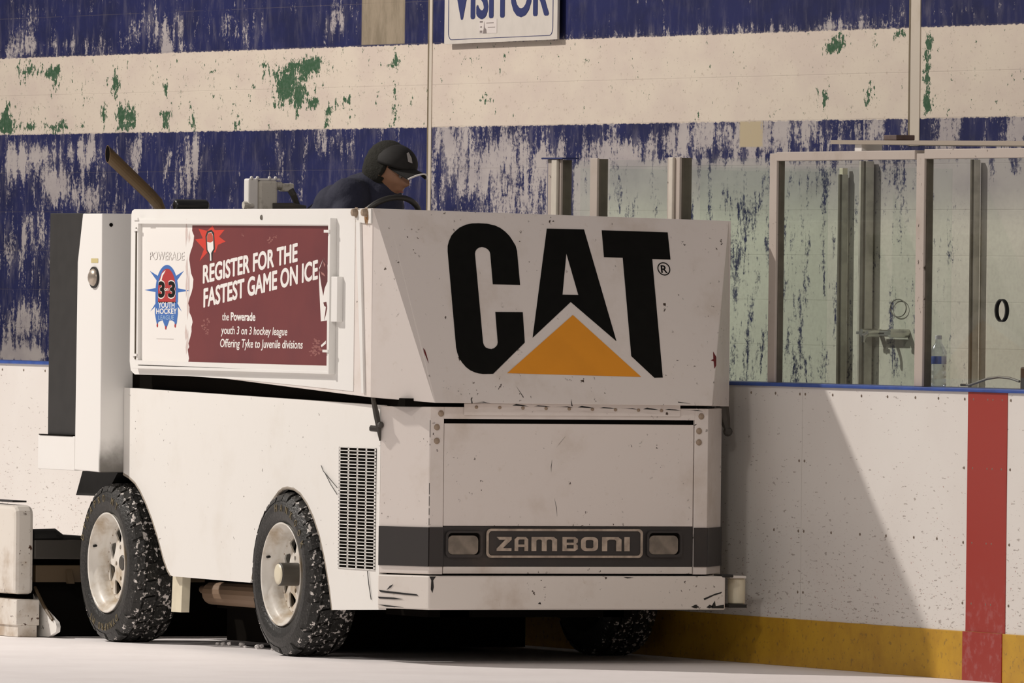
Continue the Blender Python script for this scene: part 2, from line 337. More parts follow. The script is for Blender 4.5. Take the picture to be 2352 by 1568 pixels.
# dasher boards
db = thing('dasher_boards', (0, 1.8, 0), 'white rink boards with blue cap rail, yellow kick plate and red stripe', 'rink boards')
t = NT('scuffed_board_plastic'); v = t.world(); px = t.n('ShaderNodeSeparateXYZ'); t.l(v, px.inputs[0])
def stretch(sx, sz, off):
    mp = t.n('ShaderNodeMapping'); mp.inputs['Scale'].default_value = (sx, 1, sz); mp.inputs['Location'].default_value = off; t.l(v, mp.inputs[0]); return mp.outputs[0]
a1 = t.noise(stretch(17, 62, (3, 0, 1)), 1.5, 3, .5); a2 = t.noise(stretch(26, 58, (8, 2, 5)), 1.6, 3, .6)
low = t.lin(px.outputs[2], .2, 1.0, .045, -.02)
k1 = t.smooth(t.math('ADD', a1, low), .665, .71); k2 = t.smooth(t.math('ADD', a2, low), .67, .715)
n = t.noise(v, 1.6, 5)
c = t.mix(t.smooth(n, .3, .75), (.76, .735, .70), (.72, .685, .65))
c = t.mix(t.math('MULTIPLY', k1, .55), c, (.16, .11, .09)); c = t.mix(t.math('MULTIPLY', k2, .7), c, (.30, .10, .08))
M['board'] = t.fin(c, .42)
t = NT('yellow_kick'); v = t.world(); n = t.noise(v, 5., 6, .65); n2 = t.noise(v, 34., 4, .6)
c = t.mix(t.smooth(n, .35, .7), (.56, .32, .022), (.44, .235, .018)); c = t.mix(t.math('MULTIPLY', t.smooth(n2, .58, .66), .6), c, (.20, .12, .04))
M['kick'] = t.fin(c, .45)
t = NT('red_board_stripe'); v = t.world(); n = t.noise(v, 22., 6, .65); pz = t.n('ShaderNodeSeparateXYZ'); t.l(v, pz.inputs[0])
sc = t.math('MULTIPLY', t.smooth(n, .5, .68), t.math('SUBTRACT', 1, t.smooth(pz.outputs[2], .15, .55)))
M['redstripe'] = t.fin(t.mix(t.math('MULTIPLY', sc, .5), (.33, .028, .019), (.40, .15, .15)), .42)
M['cap'] = plain('blue_cap', (.028, .085, .36), .4, var=.25, scale=8)
obj('board_panel', bx(-16, 10, 1.8, 1.86, .21, 1.236), M['board'], db)
obj('kick_plate', bx(-16, 10, 1.792, 1.86, 0, .21), M['kick'], db, bevel=.003)
obj('cap_rail', bx(-16, 10, 1.785, 2.0, 1.236, 1.252), M['cap'], db, bevel=.004)
obj('stripe', bx(2.207, 2.59, 1.797, 1.803, .2105, 1.2355), M['redstripe'], db, label='red stripe')
obj('kick_stripe', bx(2.195, 2.578, 1.7885, 1.80, 0, .2095), M['redstripe'], db, label='red stripe across the kick plate')
obj('board_frame', bx(-16, 10, 1.87, 1.95, .02, 1.23), M['dark'], db)
obj('seam', bx(.527, .5285, 1.7994, 1.803, .2105, 1.235), plain('seam_grey', (.46, .42, .39), .6), db)
sm = lathe(BM(), [(0, -.003), (.005, -.002), (.0065, 0), (.0065, .004)], (0, 1.799, 1.2), 'y', 8)
s0 = obj('screw', sm, plain('screw_head', (.20, .155, .12), .5, .3), db); first = True
cols = [-.012, .245, .50, .556, .84, 1.135, 1.40, 1.68, 1.91, 2.17, 2.26, 2.40, 2.45, 2.54, 2.62]
pos = [(xx, 1.205) for xx in cols]+[(xx, .60) for xx in (.245, .50, .556, .84, 1.135, 1.40, 1.68, 1.91)]+[(xx, .91) for xx in (.50, .556, 2.17, 2.26, 2.40, 2.45, 2.54, 2.62)]+[(xx, .59) for xx in (2.17, 2.26, 2.4, 2.45, 2.62)]+[(xx, .33) for xx in (.5, .556, 2.17, 2.26, 2.4, 2.45, 2.62)]+[(xx, 1.205) for xx in (-9.2, -8.9, -8.6)]
for xx, zz_ in pos:
    d = (xx, 0, zz_-1.2)
    if first: s0.location += Vector(d); WL[s0.name] += Vector(d); first = False; p0 = Vector(d)
    else: dup(s0, db, Vector(d)-p0)
# ---- glass screen above the boards
t = NT('rink_glass'); tr = t.n('ShaderNodeBsdfTransparent'); gl = t.n('ShaderNodeBsdfGlossy'); mx = t.n('ShaderNodeMixShader'); fr = t.n('ShaderNodeLayerWeight')
tr.inputs[0].default_value = (.957, .976, .966, 1); gl.inputs['Roughness'].default_value = .03; gl.inputs[0].default_value = (1, 1, 1, 1)
fr.inputs[0].default_value = .12
t.l(t.math('MULTIPLY', fr.outputs['Fresnel'], .06), mx.inputs[0]); t.l(tr.outputs[0], mx.inputs[1]); t.l(gl.outputs[0], mx.inputs[2]); t.l(mx.outputs[0], t.t.nodes['Material Output'].inputs['Surface'])
M['glass'] = t.m
M['post'] = painted('worn_post_paint', (.47, .41, .365), (.24, .17, .11), .5, rough=.45, chips=.3)
M['post_side'] = plain('dark_channel', (.15, .13, .10), .45, .2, var=.3)  # darker tone for the side channels of the posts
M['post_light'] = plain('pale_post_cover', (.66, .61, .53), .4, var=.1)
def post(x0, x1, side, z0, z1, label, cover=None):
    p = thing('support_post', (x0, 1.82, z0), label, 'post', 'posts of the glass screen above the boards')
    obj('face_cover', bx(x0, x1, 1.822, 1.834, z0, z1), M['post'], p, bevel=.003)
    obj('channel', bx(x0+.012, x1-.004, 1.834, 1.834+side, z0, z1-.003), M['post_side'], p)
    if cover: obj('ridge', bx(cover[0], cover[1], 1.806, 1.8215, z0, z1), M['post_light'], p, bevel=.005)
    return p
ZC = 1.2525
p = post(-2.335, -2.185, .045, ZC, 2.255, 'steel post with thin blue top cap, farthest left of the glass screen posts', (-2.26, -2.20))
obj('top_cap', bx(-2.36, -2.12, 1.80, 1.885, 2.2555, 2.2625), M['navy_print'], p); obj('blue_edge', bx(-2.355, -2.338, 1.830, 1.875, ZC, 2.255), M['navy_print'], p)
post(-1.855, -1.775, .045, ZC, 2.258, 'narrow plain steel post, second from the left end of the glass screen')
post(-.995, -.86, .05, ZC, 2.258, 'steel glass post with a bright vertical ridge, rising behind the machine', (-.95, -.905))
post(.105, .180, .03, ZC, 2.270, 'pinkish worn steel post left of the framed doorway glass')
post(1.615, 1.695, .034, ZC, 2.262, 'pinkish worn steel post beside the water bottle')
def rail(x0, x1, z0, z1, label): return tag(obj('top_rail', bx(x0, x1, 1.818, 1.872, z0, z1), M['post'], bevel=.003), label, 'rail', 'steel rails over the glass screen')
rail(.183, 1.605, 2.236, 2.276, 'worn steel rail over the glass between the two pinkish posts')
rail(1.70, 3.6, 2.238, 2.280, 'worn steel rail running from the bottle side post out of frame')
def pane(x0, x1, z1, label, holes=None):
    poly = [[(x0, ZC), (x1, ZC), (x1, z1), (x0, z1)]]+(holes or [])
    return tag(obj('glass_pane', plate(poly, (0, 1.852, 0), X, Z, .010), M['glass']), label, 'glass', 'glass panes above the boards')
hole = [(2.428+.046*math.cos(a), 1.587+.044*math.sin(a)) for a in (2*math.pi*k/28 for k in range(28))]
pane(-2.183, -1.857, 2.245, 'narrow clear glass pane at the left end of the screen')
pane(-1.773, -.997, 2.248, 'clear glass pane between the plain post and the ridged post')
pane(-.858, .103, 2.25, 'clear glass pane just right of the ridged post, above the machine')
pane(.182, 1.613, 2.235, 'wide framed clear glass pane between the two pinkish posts')
pw = pane(1.697, 3.6, 2.2375, 'clear glass pane with a round talk hole behind the water bottle', [hole])
rb = plate([[(2.428+.056*math.cos(a), 1.587+.049*math.sin(a)) for a in (2*math.pi*k/28 for k in range(28))], hole], (0, 1.853, 0), X, Z, .016)
obj('hole_rim', rb, M['rubber'], pw)
# partitions of the box behind, running back to the wall
def partition(x, zt, label, nb):
    o = tag(obj('partition_glass', bx(x-.006, x+.006, 1.90, 3.16, 1.10, zt-.01), M['glass']), label, 'glass', 'glass partitions running back to the wall')
    return o
M['post_grey'] = plain('grey_wall_post', (.54, .50, .43), .5, .0, var=.3)
def wpost(x0, x1, z1, label, knob=None, dp=.032):
    p = thing('wall_post', (x0, 3.25, .0), label, 'post', 'grey posts along the block wall')
    obj('upright', bx(x0, x1, 3.283-dp, 3.283, 0, z1), M['post_grey'], p, bevel=.004)
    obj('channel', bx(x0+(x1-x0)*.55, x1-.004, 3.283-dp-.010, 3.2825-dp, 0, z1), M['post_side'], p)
    if knob: obj('end_block', bx(x1-.04, x1-.005, 3.255, 3.28, z1+.0005, z1+.03), M['cream'], p)
partition(-2.13, 2.225, 'glass partition running back from the blue capped post to the wall', 0)
partition(-1.80, 2.235, 'glass partition running back from the narrow plain post to the wall', 1)
partition(-.80, 2.235, 'glass partition running back from the ridged post to the wall', 2)
wpost(-2.215, -2.165, 2.205, 'short grey post against the wall with small block on top, seen through glass', True)
wpost(-1.965, -1.885, 2.266, 'wide grey post against the wall, seen through the framed glass', dp=.042)
wpost(-.80, -.755, 2.268, 'dark grey post against the wall right of the water bottle')
# low inner bench wall of the box so the boards have a counter
ct = thing('counter', (0, 2.0, 0), 'narrow dark ledge behind the boards carrying the bottle and control box', 'counter')
obj('ledge', bx(1.0, 4.2, 2.002, 2.30, 1.19, 1.2475), M['brown_steel'], ct); obj('ledge_front', bx(1.0, 4.2, 2.24, 2.28, 0, 1.1895), M['dark'], ct)
# plank on top of the frame
M['ply'] = painted('weathered_plank', (.34, .29, .235), (.25, .19, .13), .4, rough=.6)
pl = thing('plank', (.74, 1.9, 2.3), 'long weathered plank lying on top of the glass frame', 'plank')
bm = BM(); hexa(bm, [(.72, 1.83, 2.308), (3.6, 1.83, 2.281), (3.6, 2.35, 2.281), (.85, 2.35, 2.306)], [(.72, 1.83, 2.326), (3.6, 1.83, 2.302), (3.6, 2.35, 2.302), (.85, 2.35, 2.324)])
obj('board', bm, M['ply'], pl); obj('spacer', bx(.93, 1.0, 1.85, 1.95, 2.2765, 2.305), M['print_white'], pl, label='small white spacer block')
tag(obj('wood_block', bx(1.20, 1.33, 1.86, 1.95, 2.3225, 2.345), plain('mauve_brown_wood', (.14, .095, .085), .7, var=.3), bevel=.003), 'small brown block resting on the weathered plank', 'block')
# water bottle
wb = thing('water_bottle', (1.622, 1.95, ZC), 'clear plastic water bottle with blue label standing on the boards', 'bottle')
t = NT('clear_plastic'); tr = t.n('ShaderNodeBsdfTransparent'); gl = t.n('ShaderNodeBsdfGlossy'); mx = t.n('ShaderNodeMixShader'); fr = t.n('ShaderNodeLayerWeight'); fr.inputs[0].default_value = .45
tr.inputs[0].default_value = (.86, .88, .90, 1); gl.inputs['Roughness'].default_value = .12; gl.inputs[0].default_value = (.85, .87, .9, 1)
t.l(t.math('MULTIPLY', fr.outputs['Facing'], .75), mx.inputs[0]); t.l(tr.outputs[0], mx.inputs[1]); t.l(gl.outputs[0], mx.inputs[2]); t.l(mx.outputs[0], t.t.nodes['Material Output'].inputs['Surface'])
bc = (1.622, 1.935, ZC)
obj('bottle_body', lathe(BM(), [(0, 0), (.032, 0), (.035, .008), (.035, .03), (.032, .036), (.035, .042), (.035, .062), (.032, .068), (.035, .074), (.035, .135), (.034, .150), (.026, .172), (.014, .190), (.0125, .205)], bc, 'z', 24), t.m, wb, smooth=True)
t2 = NT('bottle_label'); xo = t2.xyz()
obj('paper_label', lathe(BM(), [(.0356, .098), (.0358, .0985), (.0358, .131), (.0356, .1315)], bc, 'z', 24), t2.fin(t2.mix(t2.smooth(xo[1], -.004, .0), (.06, .11, .38), (.48, .48, .58)), .4), wb, smooth=True)
obj('bottle_cap', lathe(BM(), [(0, .222), (.0135, .222), (.0145, .219), (.0145, .205), (0, .205)], bc, 'z', 16), plain('white_cap', (.6, .6, .62), .4), wb)
# control box and cable
cb = thing('control_box', (2.45, 2.06, ZC), 'dark brown control box at the right edge on the ledge', 'box')
obj('case', bx(2.255, 2.60, 2.02, 2.20, 1.248, 1.345), plain('brown_plastic', (.045, .022, .012), .4, var=.2), cb, bevel=.006)
obj('face_panel', bx(2.28, 2.58, 2.0135, 2.0195, 1.252, 1.30), M['charcoal'], cb)
bm = tube(BM(), [(1.78, 1.97, 1.262), (1.86, 1.97, 1.262), (1.93, 1.975, 1.275), (2.00, 1.99, 1.292), (2.09, 2.0, 1.300), (2.18, 2.01, 1.296), (2.26, 2.015, 1.283)], .0055, 8)
tag(obj('cable', bm, plain('grey_cable', (.16, .14, .12), .5)), 'grey cable arching along the boards into the brown control box', 'cable')
# tap on the wall
tp = thing('tap', (-1.68, 3.25, 1.46), 'small chrome double tap on the wall, seen through glass', 'tap')
M['bright_chrome'] = plain('bright_chrome', (.55, .54, .50), .22, 1.0)
obj('tap_body', tube(BM(), [(-1.80, 3.24, 1.468), (-1.56, 3.24, 1.468)], .016, 12), M['bright_chrome'], tp)
obj('spout', tube(BM(), [(-1.70, 3.24, 1.468), (-1.70, 3.17, 1.466), (-1.70, 3.15, 1.452), (-1.70, 3.15, 1.425)], .013, 10), M['bright_chrome'], tp)
for xx in (-1.83, -1.53):
    bm = tube(BM(), [(xx, 3.298, 1.468), (xx, 3.20, 1.468)], [.02, .02], 10); box(bm, xx-.035, xx+.035, 3.19, 3.20, 1.462, 1.474)
    obj('tap_handle', bm, M['bright_chrome'], tp)
# wire loop hung on the wall above the tap
bm = BM(); c0 = Vector((-1.62, 3.288, 1.585))
tube(bm, [c0+Vector((.085*math.cos(a), 0, .041*math.sin(a))) for a in (2*math.pi*k/32 for k in range(33))], .0025, 6)
tag(obj('wire_loop', bm, M['steel']), 'thin wire loop on the wall above the chrome tap', 'wire')
# ================================================================ THE ICE RESURFACER
RS = thing('ice_resurfacer', (-1.5, .8, 0), 'white ice resurfacing machine with large black letters and an amber triangle on its front', 'ice resurfacer')
P = RS
def arc(cx, cz, rx, rz, a0, a1, n): return [(cx+rx*math.cos(math.radians(a0+(a1-a0)*k/n)), cz+rz*math.sin(math.radians(a0+(a1-a0)*k/n))) for k in range(n+1)]
# ---- lower body
prof = [(-3.03, 1.176), (0, 1.137), (0, .238), (-.53, .222), (-.562, .32), (-.62, .445), (-.68, .545), (-.751, .625), (-.825, .685), (-.905, .728), (-.98, .748), (-1.057, .753), (-1.11, .748), (-1.158, .733), (-1.235, .69), (-1.308, .63), (-1.36, .56), (-1.405, .471), (-1.44, .38), (-1.462, .335), (-1.48, .316), (-2.40, .320), (-2.444, .326), (-2.475, .345), (-2.525, .395), (-2.609, .505), (-2.68, .583), (-2.747, .645), (-2.82, .70), (-2.884, .737), (-2.96, .762), (-3.03, .777)]
body = obj('body_side', plate([prof], (0, .036, 0), X, Z, .036), M['white'], P, bevel=.004)
obj('body_side', plate([prof], (0, 1.65, 0), X, Z, .036), M['white'], P)
# grimy folded lips round the wheel arches
M['arch'] = painted('grimy_arch_edge', (.30, .26, .21), (.08, .065, .05), .7, rough=.6, scale=8)
for i0, i1 in ((3, 20), (22, 32)): obj('arch_lip', tube(BM(), [(x, .006, z) for x, z in prof[i0:i1]], .0085, 8), M['arch'], P)
def chamfer(bm, p0, p1, z0, z1, off=0., th=.02):
    """upright slab from plan point p0 to p1, outer face pushed out by off"""
    d = Vector((p1[0]-p0[0], p1[1]-p0[1], 0)).normalized(); nn = d.cross(Z)
    if nn.x < 0: nn = -nn
    a0 = Vector((*p0, 0))+nn*off; a1 = Vector((*p1, 0))+nn*off; b0 = a0-nn*th; b1 = a1-nn*th
    return hexa(bm, [(q.x, q.y, z0) for q in (a0, a1, b1, b0)], [(q.x, q.y, z1) for q in (a0, a1, b1, b0)])
CL0, CL1, CR1, CR0 = (0, 0), (.24, .134), (.24, 1.474), (0, 1.65)
obj('corner_panel', chamfer(BM(), CL0, CL1, .40, 1.134), M['white_front'], P, bevel=.004)
obj('corner_panel', chamfer(BM(), CR1, CR0, .40, 1.134), M['white_front'], P, bevel=.004)
bm = BM(); box(bm, .22, .24, .134, .20, .40, 1.134); box(bm, .22, .24, 1.41, 1.474, .40, 1.134); box(bm, .22, .24, .2, 1.41, 1.082, 1.134)
obj('front_frame', bm, M['white_front'], P, bevel=.002)
obj('top_flap', bx(.2405, .249, .293, 1.335, 1.098, 1.150), M['white_front'], P, bevel=.003)
M['rivet'] = painted('rusted_rivet', (.34, .26, .19), (.12, .07, .04), .6, rough=.5)
rv = obj('rivet', ball(BM(), (.2495, .35, 1.134), (.006, .0085, .0075), 10), M['rivet'], P, smooth=True)
for k in range(1, 9): dup(rv, P, (0, .1115*k, -.0012*k))
for y, z in ((.166, 1.045), (.166, .985), (.185, 1.105), (1.43, 1.035), (1.43, .985), (1.44, 1.10)):
    o = dup(rv, P, (-.009, y-.35, z-1.134)); o.scale = (1.6, 1.7, 1.9); o.name = 'bolt'
# door with its dark top gap, band and white strip
dr = obj('front_door', bx(.205, .236, .2035, 1.4065, .612, 1.062), M['white_front'], P, bevel=.003)
obj('door_gap', bx(.195, .212, .20, 1.41, .40, 1.082), M['dark'], P)
obj('lower_strip', bx(.205, .2375, .2045, 1.4055, .403, .434), M['bumper'], P, bevel=.002)
bd = obj('dark_band', bx(.20, .2365, .2035, 1.4065, .4345, .6115), M['charcoal'], P, bevel=.003)
obj('corner_band', chamfer(BM(), (.0, .0), (.241, .1345), .434, .606, .006, .0055), M['charcoal'], P)
bm = chamfer(BM(), (.241, 1.474), (.0, 1.65), .434, .606, .006, .0055); obj('corner_band', bm, M['charcoal'], P)
obj('corner_band', bx(.2405, .2455, .134, .2, .434, .607), M['charcoal'], P); obj('corner_band', bx(.2405, .2455, 1.41, 1.474, .434, .607), M['charcoal'], P)
# headlamps in sunk sockets
for y0, y1, dz in ((.219, .379, 0), (1.187, 1.343, .002)):
    hl = obj('headlamp', plate([rrect(y0+.004, y1-.012, .487+dz, .570+dz, .022)], (.2366, 0, 0), Y, Z, .010), M['lens'], P, bevel=.008)
    obj('socket', plate([rrect(y0-.008, y1+.008, .474+dz, .590+dz, .02), rrect(y0+.003, y1-.003, .486+dz, .582+dz, .018)], (.2366, 0, 0), Y, Z, .014), M['charcoal'], hl, bevel=.003)
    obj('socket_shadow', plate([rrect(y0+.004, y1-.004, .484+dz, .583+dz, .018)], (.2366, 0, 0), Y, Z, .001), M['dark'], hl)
# name plate with raised letters
npl = obj('name_plate', plate([rrect(.406, 1.16, .474, .600, .022)], (.2366, 0, 0), Y, Z, .006), M['charcoal'], P)
obj('plate_rim', plate([rrect(.406, 1.16, .473, .601, .022), rrect(.417, 1.149, .483, .591, .016)], (.2427, 0, 0), Y, Z, .005), M['chrome'], npl, bevel=.002)
def znorm(c):
    """bold rounded capital of the name plate drawn on a 1 x 1 cell, as polygons"""
    if c == 'Z': return [[(.0, 1), (1, 1), (1, .80), (.42, .2), (1, .2), (1, 0), (0, 0), (0, .16), (.58, .8), (.16, .8)]]
    if c == 'A': return [[(0, 0), (.27, 0), (.27, .28), (.73, .28), (.73, 0), (1, 0), (1, .82), (.82, 1), (.18, 1), (0, .82)], [(.27, .46), (.27, .76), (.36, .82), (.73, .82), (.73, .46)]]
    if c == 'M': return [[(0, 0), (.19, 0), (.19, .74), (.25, .82), (.36, .82), (.405, .74), (.405, 0), (.595, 0), (.595, .74), (.65, .82), (.76, .82), (.81, .74), (.81, 0), (1, 0), (1, .82), (.87, 1), (.13, 1), (0, 1)]]
    if c == 'B': return [[(0, 0), (.82, 0), (1, .14), (1, .40), (.88, .51), (1, .62), (1, .86), (.82, 1), (0, 1)], [(.27, .60), (.27, .83), (.74, .83), (.74, .60)], [(.27, .18), (.27, .43), (.74, .43), (.74, .18)]]
    if c == 'O': return [rrect(0, 1, 0, 1, .3), rrect(.27, .73, .2, .8, .12)]
    if c == 'N': return [[(0, 0), (.27, 0), (.27, .74), (.36, .82), (.64, .82), (.73, .74), (.73, 0), (1, 0), (1, .82), (.84, 1), (.0, 1)]]
    return [[(0, 0), (1, 0), (1, 1), (0, 1)]]
ms = []
for c, a, b in (('Z', .455, .526), ('A', .541, .606), ('M', .622, .745), ('B', .771, .845), ('O', .861, .943), ('N', .962, 1.056), ('I', 1.070, 1.096)):
    polys = [[(a+x*(b-a), .503+.062*y) for x, y in q] for q in znorm(c)]
    ms.append(plate(polys, (.2427, 0, 0), Y, Z, .006))
obj('lettering', merge(ms), M['chrome'], npl)
# scratches on the door
ms = []
for q in ([(.785, 1.008), (.765, .985), (.745, .962), (.762, .983)], [(.722, .905), (.7165, .875), (.718, .85), (.719, .875)], [(.735, .735), (.744, .695), (.749, .655), (.7465, .695)], [(1.10, .975), (1.106, .962), (1.108, .962)]):
    ms.append(plate([[q[0], q[1], q[2], q[3] if len(q) > 3 else (q[2][0]-.001, q[2][1]+.004)]], (.2362, 0, 0), Y, Z, .0006))
obj('scratch', merge(ms), M['wire'], dr)
# bumper
bp = [(.005, -.008), (.285, .118), (.285, 1.545), (.15, 1.60), (.0, 1.60), (.0, 0.0)]
bu = obj('bumper', prism_z(BM(), bp, .2455, .394), M['bumper'], P, bevel=.006)
ms = []
sd = Vector((.28, .126, 0)).normalized()
bo = Vector((.005, -.008, 0)) + Vector((sd.y, -sd.x, 0))*.0012
for q in ([(.01, .325), (.06, .322), (.13, .318), (.235, .312), (.245, .305), (.12, .310), (.02, .316)], [(.005, .296), (.10, .294), (.155, .288), (.10, .286), (.01, .288)], [(.055, .326), (.075, .345), (.095, .352), (.08, .338)], [(.005, .262), (.09, .258), (.16, .252), (.06, .253)]):
    ms.append(plate([q], bo, sd, Z, .001))
for q in ([(.118, .392), (.128, .375), (.126, .335), (.134, .32), (.14, .345), (.137, .375), (.15, .392)], [(1.44, .295), (1.50, .318), (1.53, .325), (1.525, .318), (1.49, .308), (1.445, .288)], [(1.38, .258), (1.40, .268), (1.42, .258), (1.40, .252)], [(1.455, .256), (1.47, .268), (1.49, .260), (1.47, .252)], [(1.48, .262), (1.495, .285), (1.50, .262), (1.54, .268), (1.54, .252), (1.48, .252)], [(.64, .272), (.65, .28), (.655, .27)], [(1.05, .39), (1.10, .388), (1.07, .384)]):
    ms.append(plate([q], (.2855, 0, 0), Y, Z, .001))
obj('scrape', merge(ms), M['wire'], bu)
ro = obj('bumper_roller', lathe(BM(), [(0, 0), (.035, 0), (.039, .004), (.039, .108), (.035, .112), (0, .112)], (.20, 1.640, .270), 'z', 28), M['cream'], P, smooth=False)
obj('roller_bracket', bx(.10, .25, 1.585, 1.665, .383, .395), M['bumper'], ro, bevel=.003); obj('roller_bracket', bx(.10, .262, 1.575, 1.662, .254, .2685), M['black'], ro)
obj('rubber_stop', bx(.19, .288, 1.53, 1.585, .388, .402), M['black'], bu, bevel=.004)
# dark inner works, plus low boxes added to shut light out underneath
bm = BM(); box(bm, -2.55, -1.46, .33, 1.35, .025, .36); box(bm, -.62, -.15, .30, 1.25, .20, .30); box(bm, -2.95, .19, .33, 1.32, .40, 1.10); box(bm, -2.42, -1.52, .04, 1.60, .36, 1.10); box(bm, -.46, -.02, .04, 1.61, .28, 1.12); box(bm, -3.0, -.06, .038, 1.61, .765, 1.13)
obj('inner_works_shade', bm, M['dark'], P)
# ---- grille on the left flank
gr = obj('vent_grille', plate([[(-.461, .411), (-.052, .414), (-.040, .944), (-.466, .948)]], (0, -.0006, 0), X, Z, .0008), M['dark'], P)
bm = BM()
NR = 36
for k in range(NR+1):
    z = .412+(.946-.412)*k/NR; box(bm, -.463, -.042, -.0055, -.0015, z-.0019, z+.0019)
for k in range(5):
    x = -.449+k*.1005; box(bm, x-.005, x+.005, -.0055, -.0015, .412, .946)
obj('lattice', bm, M['white'], gr)
tube_pts = [(-.66, -.004, .86), (-.63, -.006, .835), (-.55, -.006, .80), (-.47, -.006, .765)]
obj('loose_wire', tube(BM(), tube_pts, .0016, 5), M['wire'], P); obj('loose_wire', tube(BM(), [(-.62, -.004, .83), (-.54, -.006, .775), (-.47, -.006, .735)], .0016, 5), M['wire'], P)
obj('loose_wire', tube(BM(), [(-.115, -.006, .405), (-.10, -.006, .35), (-.075, -.004, .28)], .002, 5), M['wire'], P)
# ---- snow tank
TA0, TA1, TB = Vector((0, -.05, 2.002)), Vector((0, .02, 2.0)), Vector((0, 1.67, 1.968))
TC, TD, TE, TG = Vector((0, -.05, 1.171)), Vector((.3, .131, 1.152)), Vector((.2925, 1.468, 1.148)), Vector((0, 1.685, 1.142))
bm = BM()
XB = -2.0
top = [TA0, TA1, TB, Vector((0, 1.685, 1.967)), Vector((XB, 1.685, 1.967)), Vector((XB, -.05, 2.0))]
vt = {k: bm.verts.new(v) for k, v in dict(A0=TA0, A1=TA1, B=TB, B2=(0, 1.685, 1.9675), C=TC, D=TD, E=TE, G=TG, C2=(XB, -.05, 1.245), G2=(XB, 1.685, 1.20), A2=(XB, -.05, 1.998), B3=(XB, 1.685, 1.968)).items()}
for f in (('A1', 'D', 'E', 'B'), ('A0', 'C', 'D', 'A1'), ('B', 'E', 'G', 'B2'), ('A0', 'A2', 'C2', 'C'), ('B2', 'G', 'G2', 'B3'), ('A2', 'B3', 'G2', 'C2'), ('C', 'C2', 'G2', 'G', 'E', 'D'), ('A0', 'A1', 'B', 'B2', 'B3', 'A2')): bm.faces.new([vt[i] for i in f])
bmesh.ops.recalc_face_normals(bm, faces=bm.faces)
tk = obj('snow_tank', bm, M['white_front'], P, bevel=.003)
# side skins of the tank and driver station
skin = [(-2.835, 1.30), (-2.835, 1.975)]+[(-2.826, 1.992), (-2.80, 2.0)]+[(-.19, 2.0), (-.19, 1.195), (-.70, 1.210), (-1.42, 1.230), (-2.12, 1.240), (-2.77, 1.240), (-2.82, 1.258)]
obj('side_skin', plate([skin], (0, -.043, 0), X, Z, .010), M['white_clean'], P, bevel=.003)
obj('station_wall', bx(-2.82, XB-.002, -.042, -.015, 1.245, 1.995), M['white'], P); obj('station_wall', bx(-3.02, XB-.002, 1.60, 1.64, 1.18, 1.965), M['white'], P)
obj('deck', bx(-3.03, -.02, .04, 1.61, 1.135, 1.16), M['greasy'], P)
# corner strap of the tank with its two bolts and rust
cs = obj('corner_strap', plate([[(-.185, 1.995), (.0, 2.0), (.0, 1.935), (-.165, 1.94)]], (0, -.0505, 0), X, Z, .008), M['white'], P, bevel=.002)
obj('corner_fold', plate([[(-.165, 1.94), (-.12, 1.94), (-.055, 1.19), (-.08, 1.19)]], (0, -.0505, 0), X, Z, .010), M['white_clean'], P, bevel=.003)
for xx in (-.165, -.052):
    bm = lathe(BM(), [(0, -.022), (.014, -.02), (.019, -.012), (.019, 0), (.026, .001), (.026, .004)], (xx, -.060, 1.983), 'y', 6); obj('hex_bolt', bm, M['rivet'], cs)
obj('rust_run', plate([[(-.075, 1.985), (-.03, 1.975), (-.028, 1.95), (-.04, 1.925), (-.05, 1.942), (-.06, 1.93), (-.068, 1.95)]], (0, -.0588, 0), X, Z, .0006), plain('rust', (.30, .15, .05), .8, var=.5, scale=30), cs)
# marks on the tank front
FO = TA1; FU = (TB-TA1).normalized(); FN = (TB-TA1).cross(TD-TA1).normalized()
if FN.x < 0: FN = -FN
FV = FN.cross(FU)
if FV.z < 0: FV = -FV
FO = FO+FN*.0012
def front(polys, mt, name, parent=tk, th=.0012): return obj(name, plate(polys, FO, FU, FV, th), mt, parent)
CC = [(0.598, -0.336), (0.602, -0.178), (0.598, -0.153), (0.587, -0.131), (0.573, -0.107), (0.555, -0.088), (0.534, -0.072), (0.509, -0.061), (0.472, -.054), (0.432, -0.053), (0.399, -.055), (0.369, -0.062), (0.338, -.076), (0.312, -0.096), (.293, -.116), (0.279, -0.141), (.27, -.164), (0.267, -0.189), (0.256, -0.637), (.259, -.662), (0.265, -0.685), (.277, -.707), (0.293, -0.727), (.311, -.741), (0.331, -0.75), (.35, -.755), (0.371, -0.757), (0.42, -0.755), (0.589, -0.605), (0.596, -0.463), (0.464, -0.466), (0.459, -0.608), (.455, -.620), (0.448, -0.628), (.437, -.636), (0.424, -0.64), (.41, -.638), (0.398, -0.633), (.391, -.623), (0.388, -0.61), (0.397, -0.197), (.40, -.186), (0.407, -0.176), (.42, -.167), (0.435, -0.164), (.451, -.167), (0.463, -0.175), (.469, -.184), (0.471, -0.194), (0.467, -0.337)]
front([CC], M['logo_black'], 'letter')
front([[(0.759, -0.067), (0.939, -0.065), (1.034, -0.585), (0.834, -0.408), (0.63, -0.581)], [(0.84, -0.18), (0.875, -0.374), (0.798, -0.375)]], M['logo_black'], 'letter')
front([[(1.025, -0.066), (1.346, -0.065), (1.344, -0.193), (1.255, -0.193), (1.239, -0.749), (1.198, -0.751), (1.098, -0.653), (1.112, -0.192), (1.021, -0.192)]], M['logo_black'], 'letter')
front([[(0.837, -0.469), (1.134, -0.749), (0.488, -0.75)]], M['logo_yellow'], 'triangle')
circ = lambda cx, cy, r, n=32: [(cx+r*math.cos(2*math.pi*k/n), cy+r*math.sin(2*math.pi*k/n)) for k in range(n)]
rm = front([circ(1.3065, -.238, .031), circ(1.3065, -.238, .0265)], M['logo_black'], 'registered_ring')
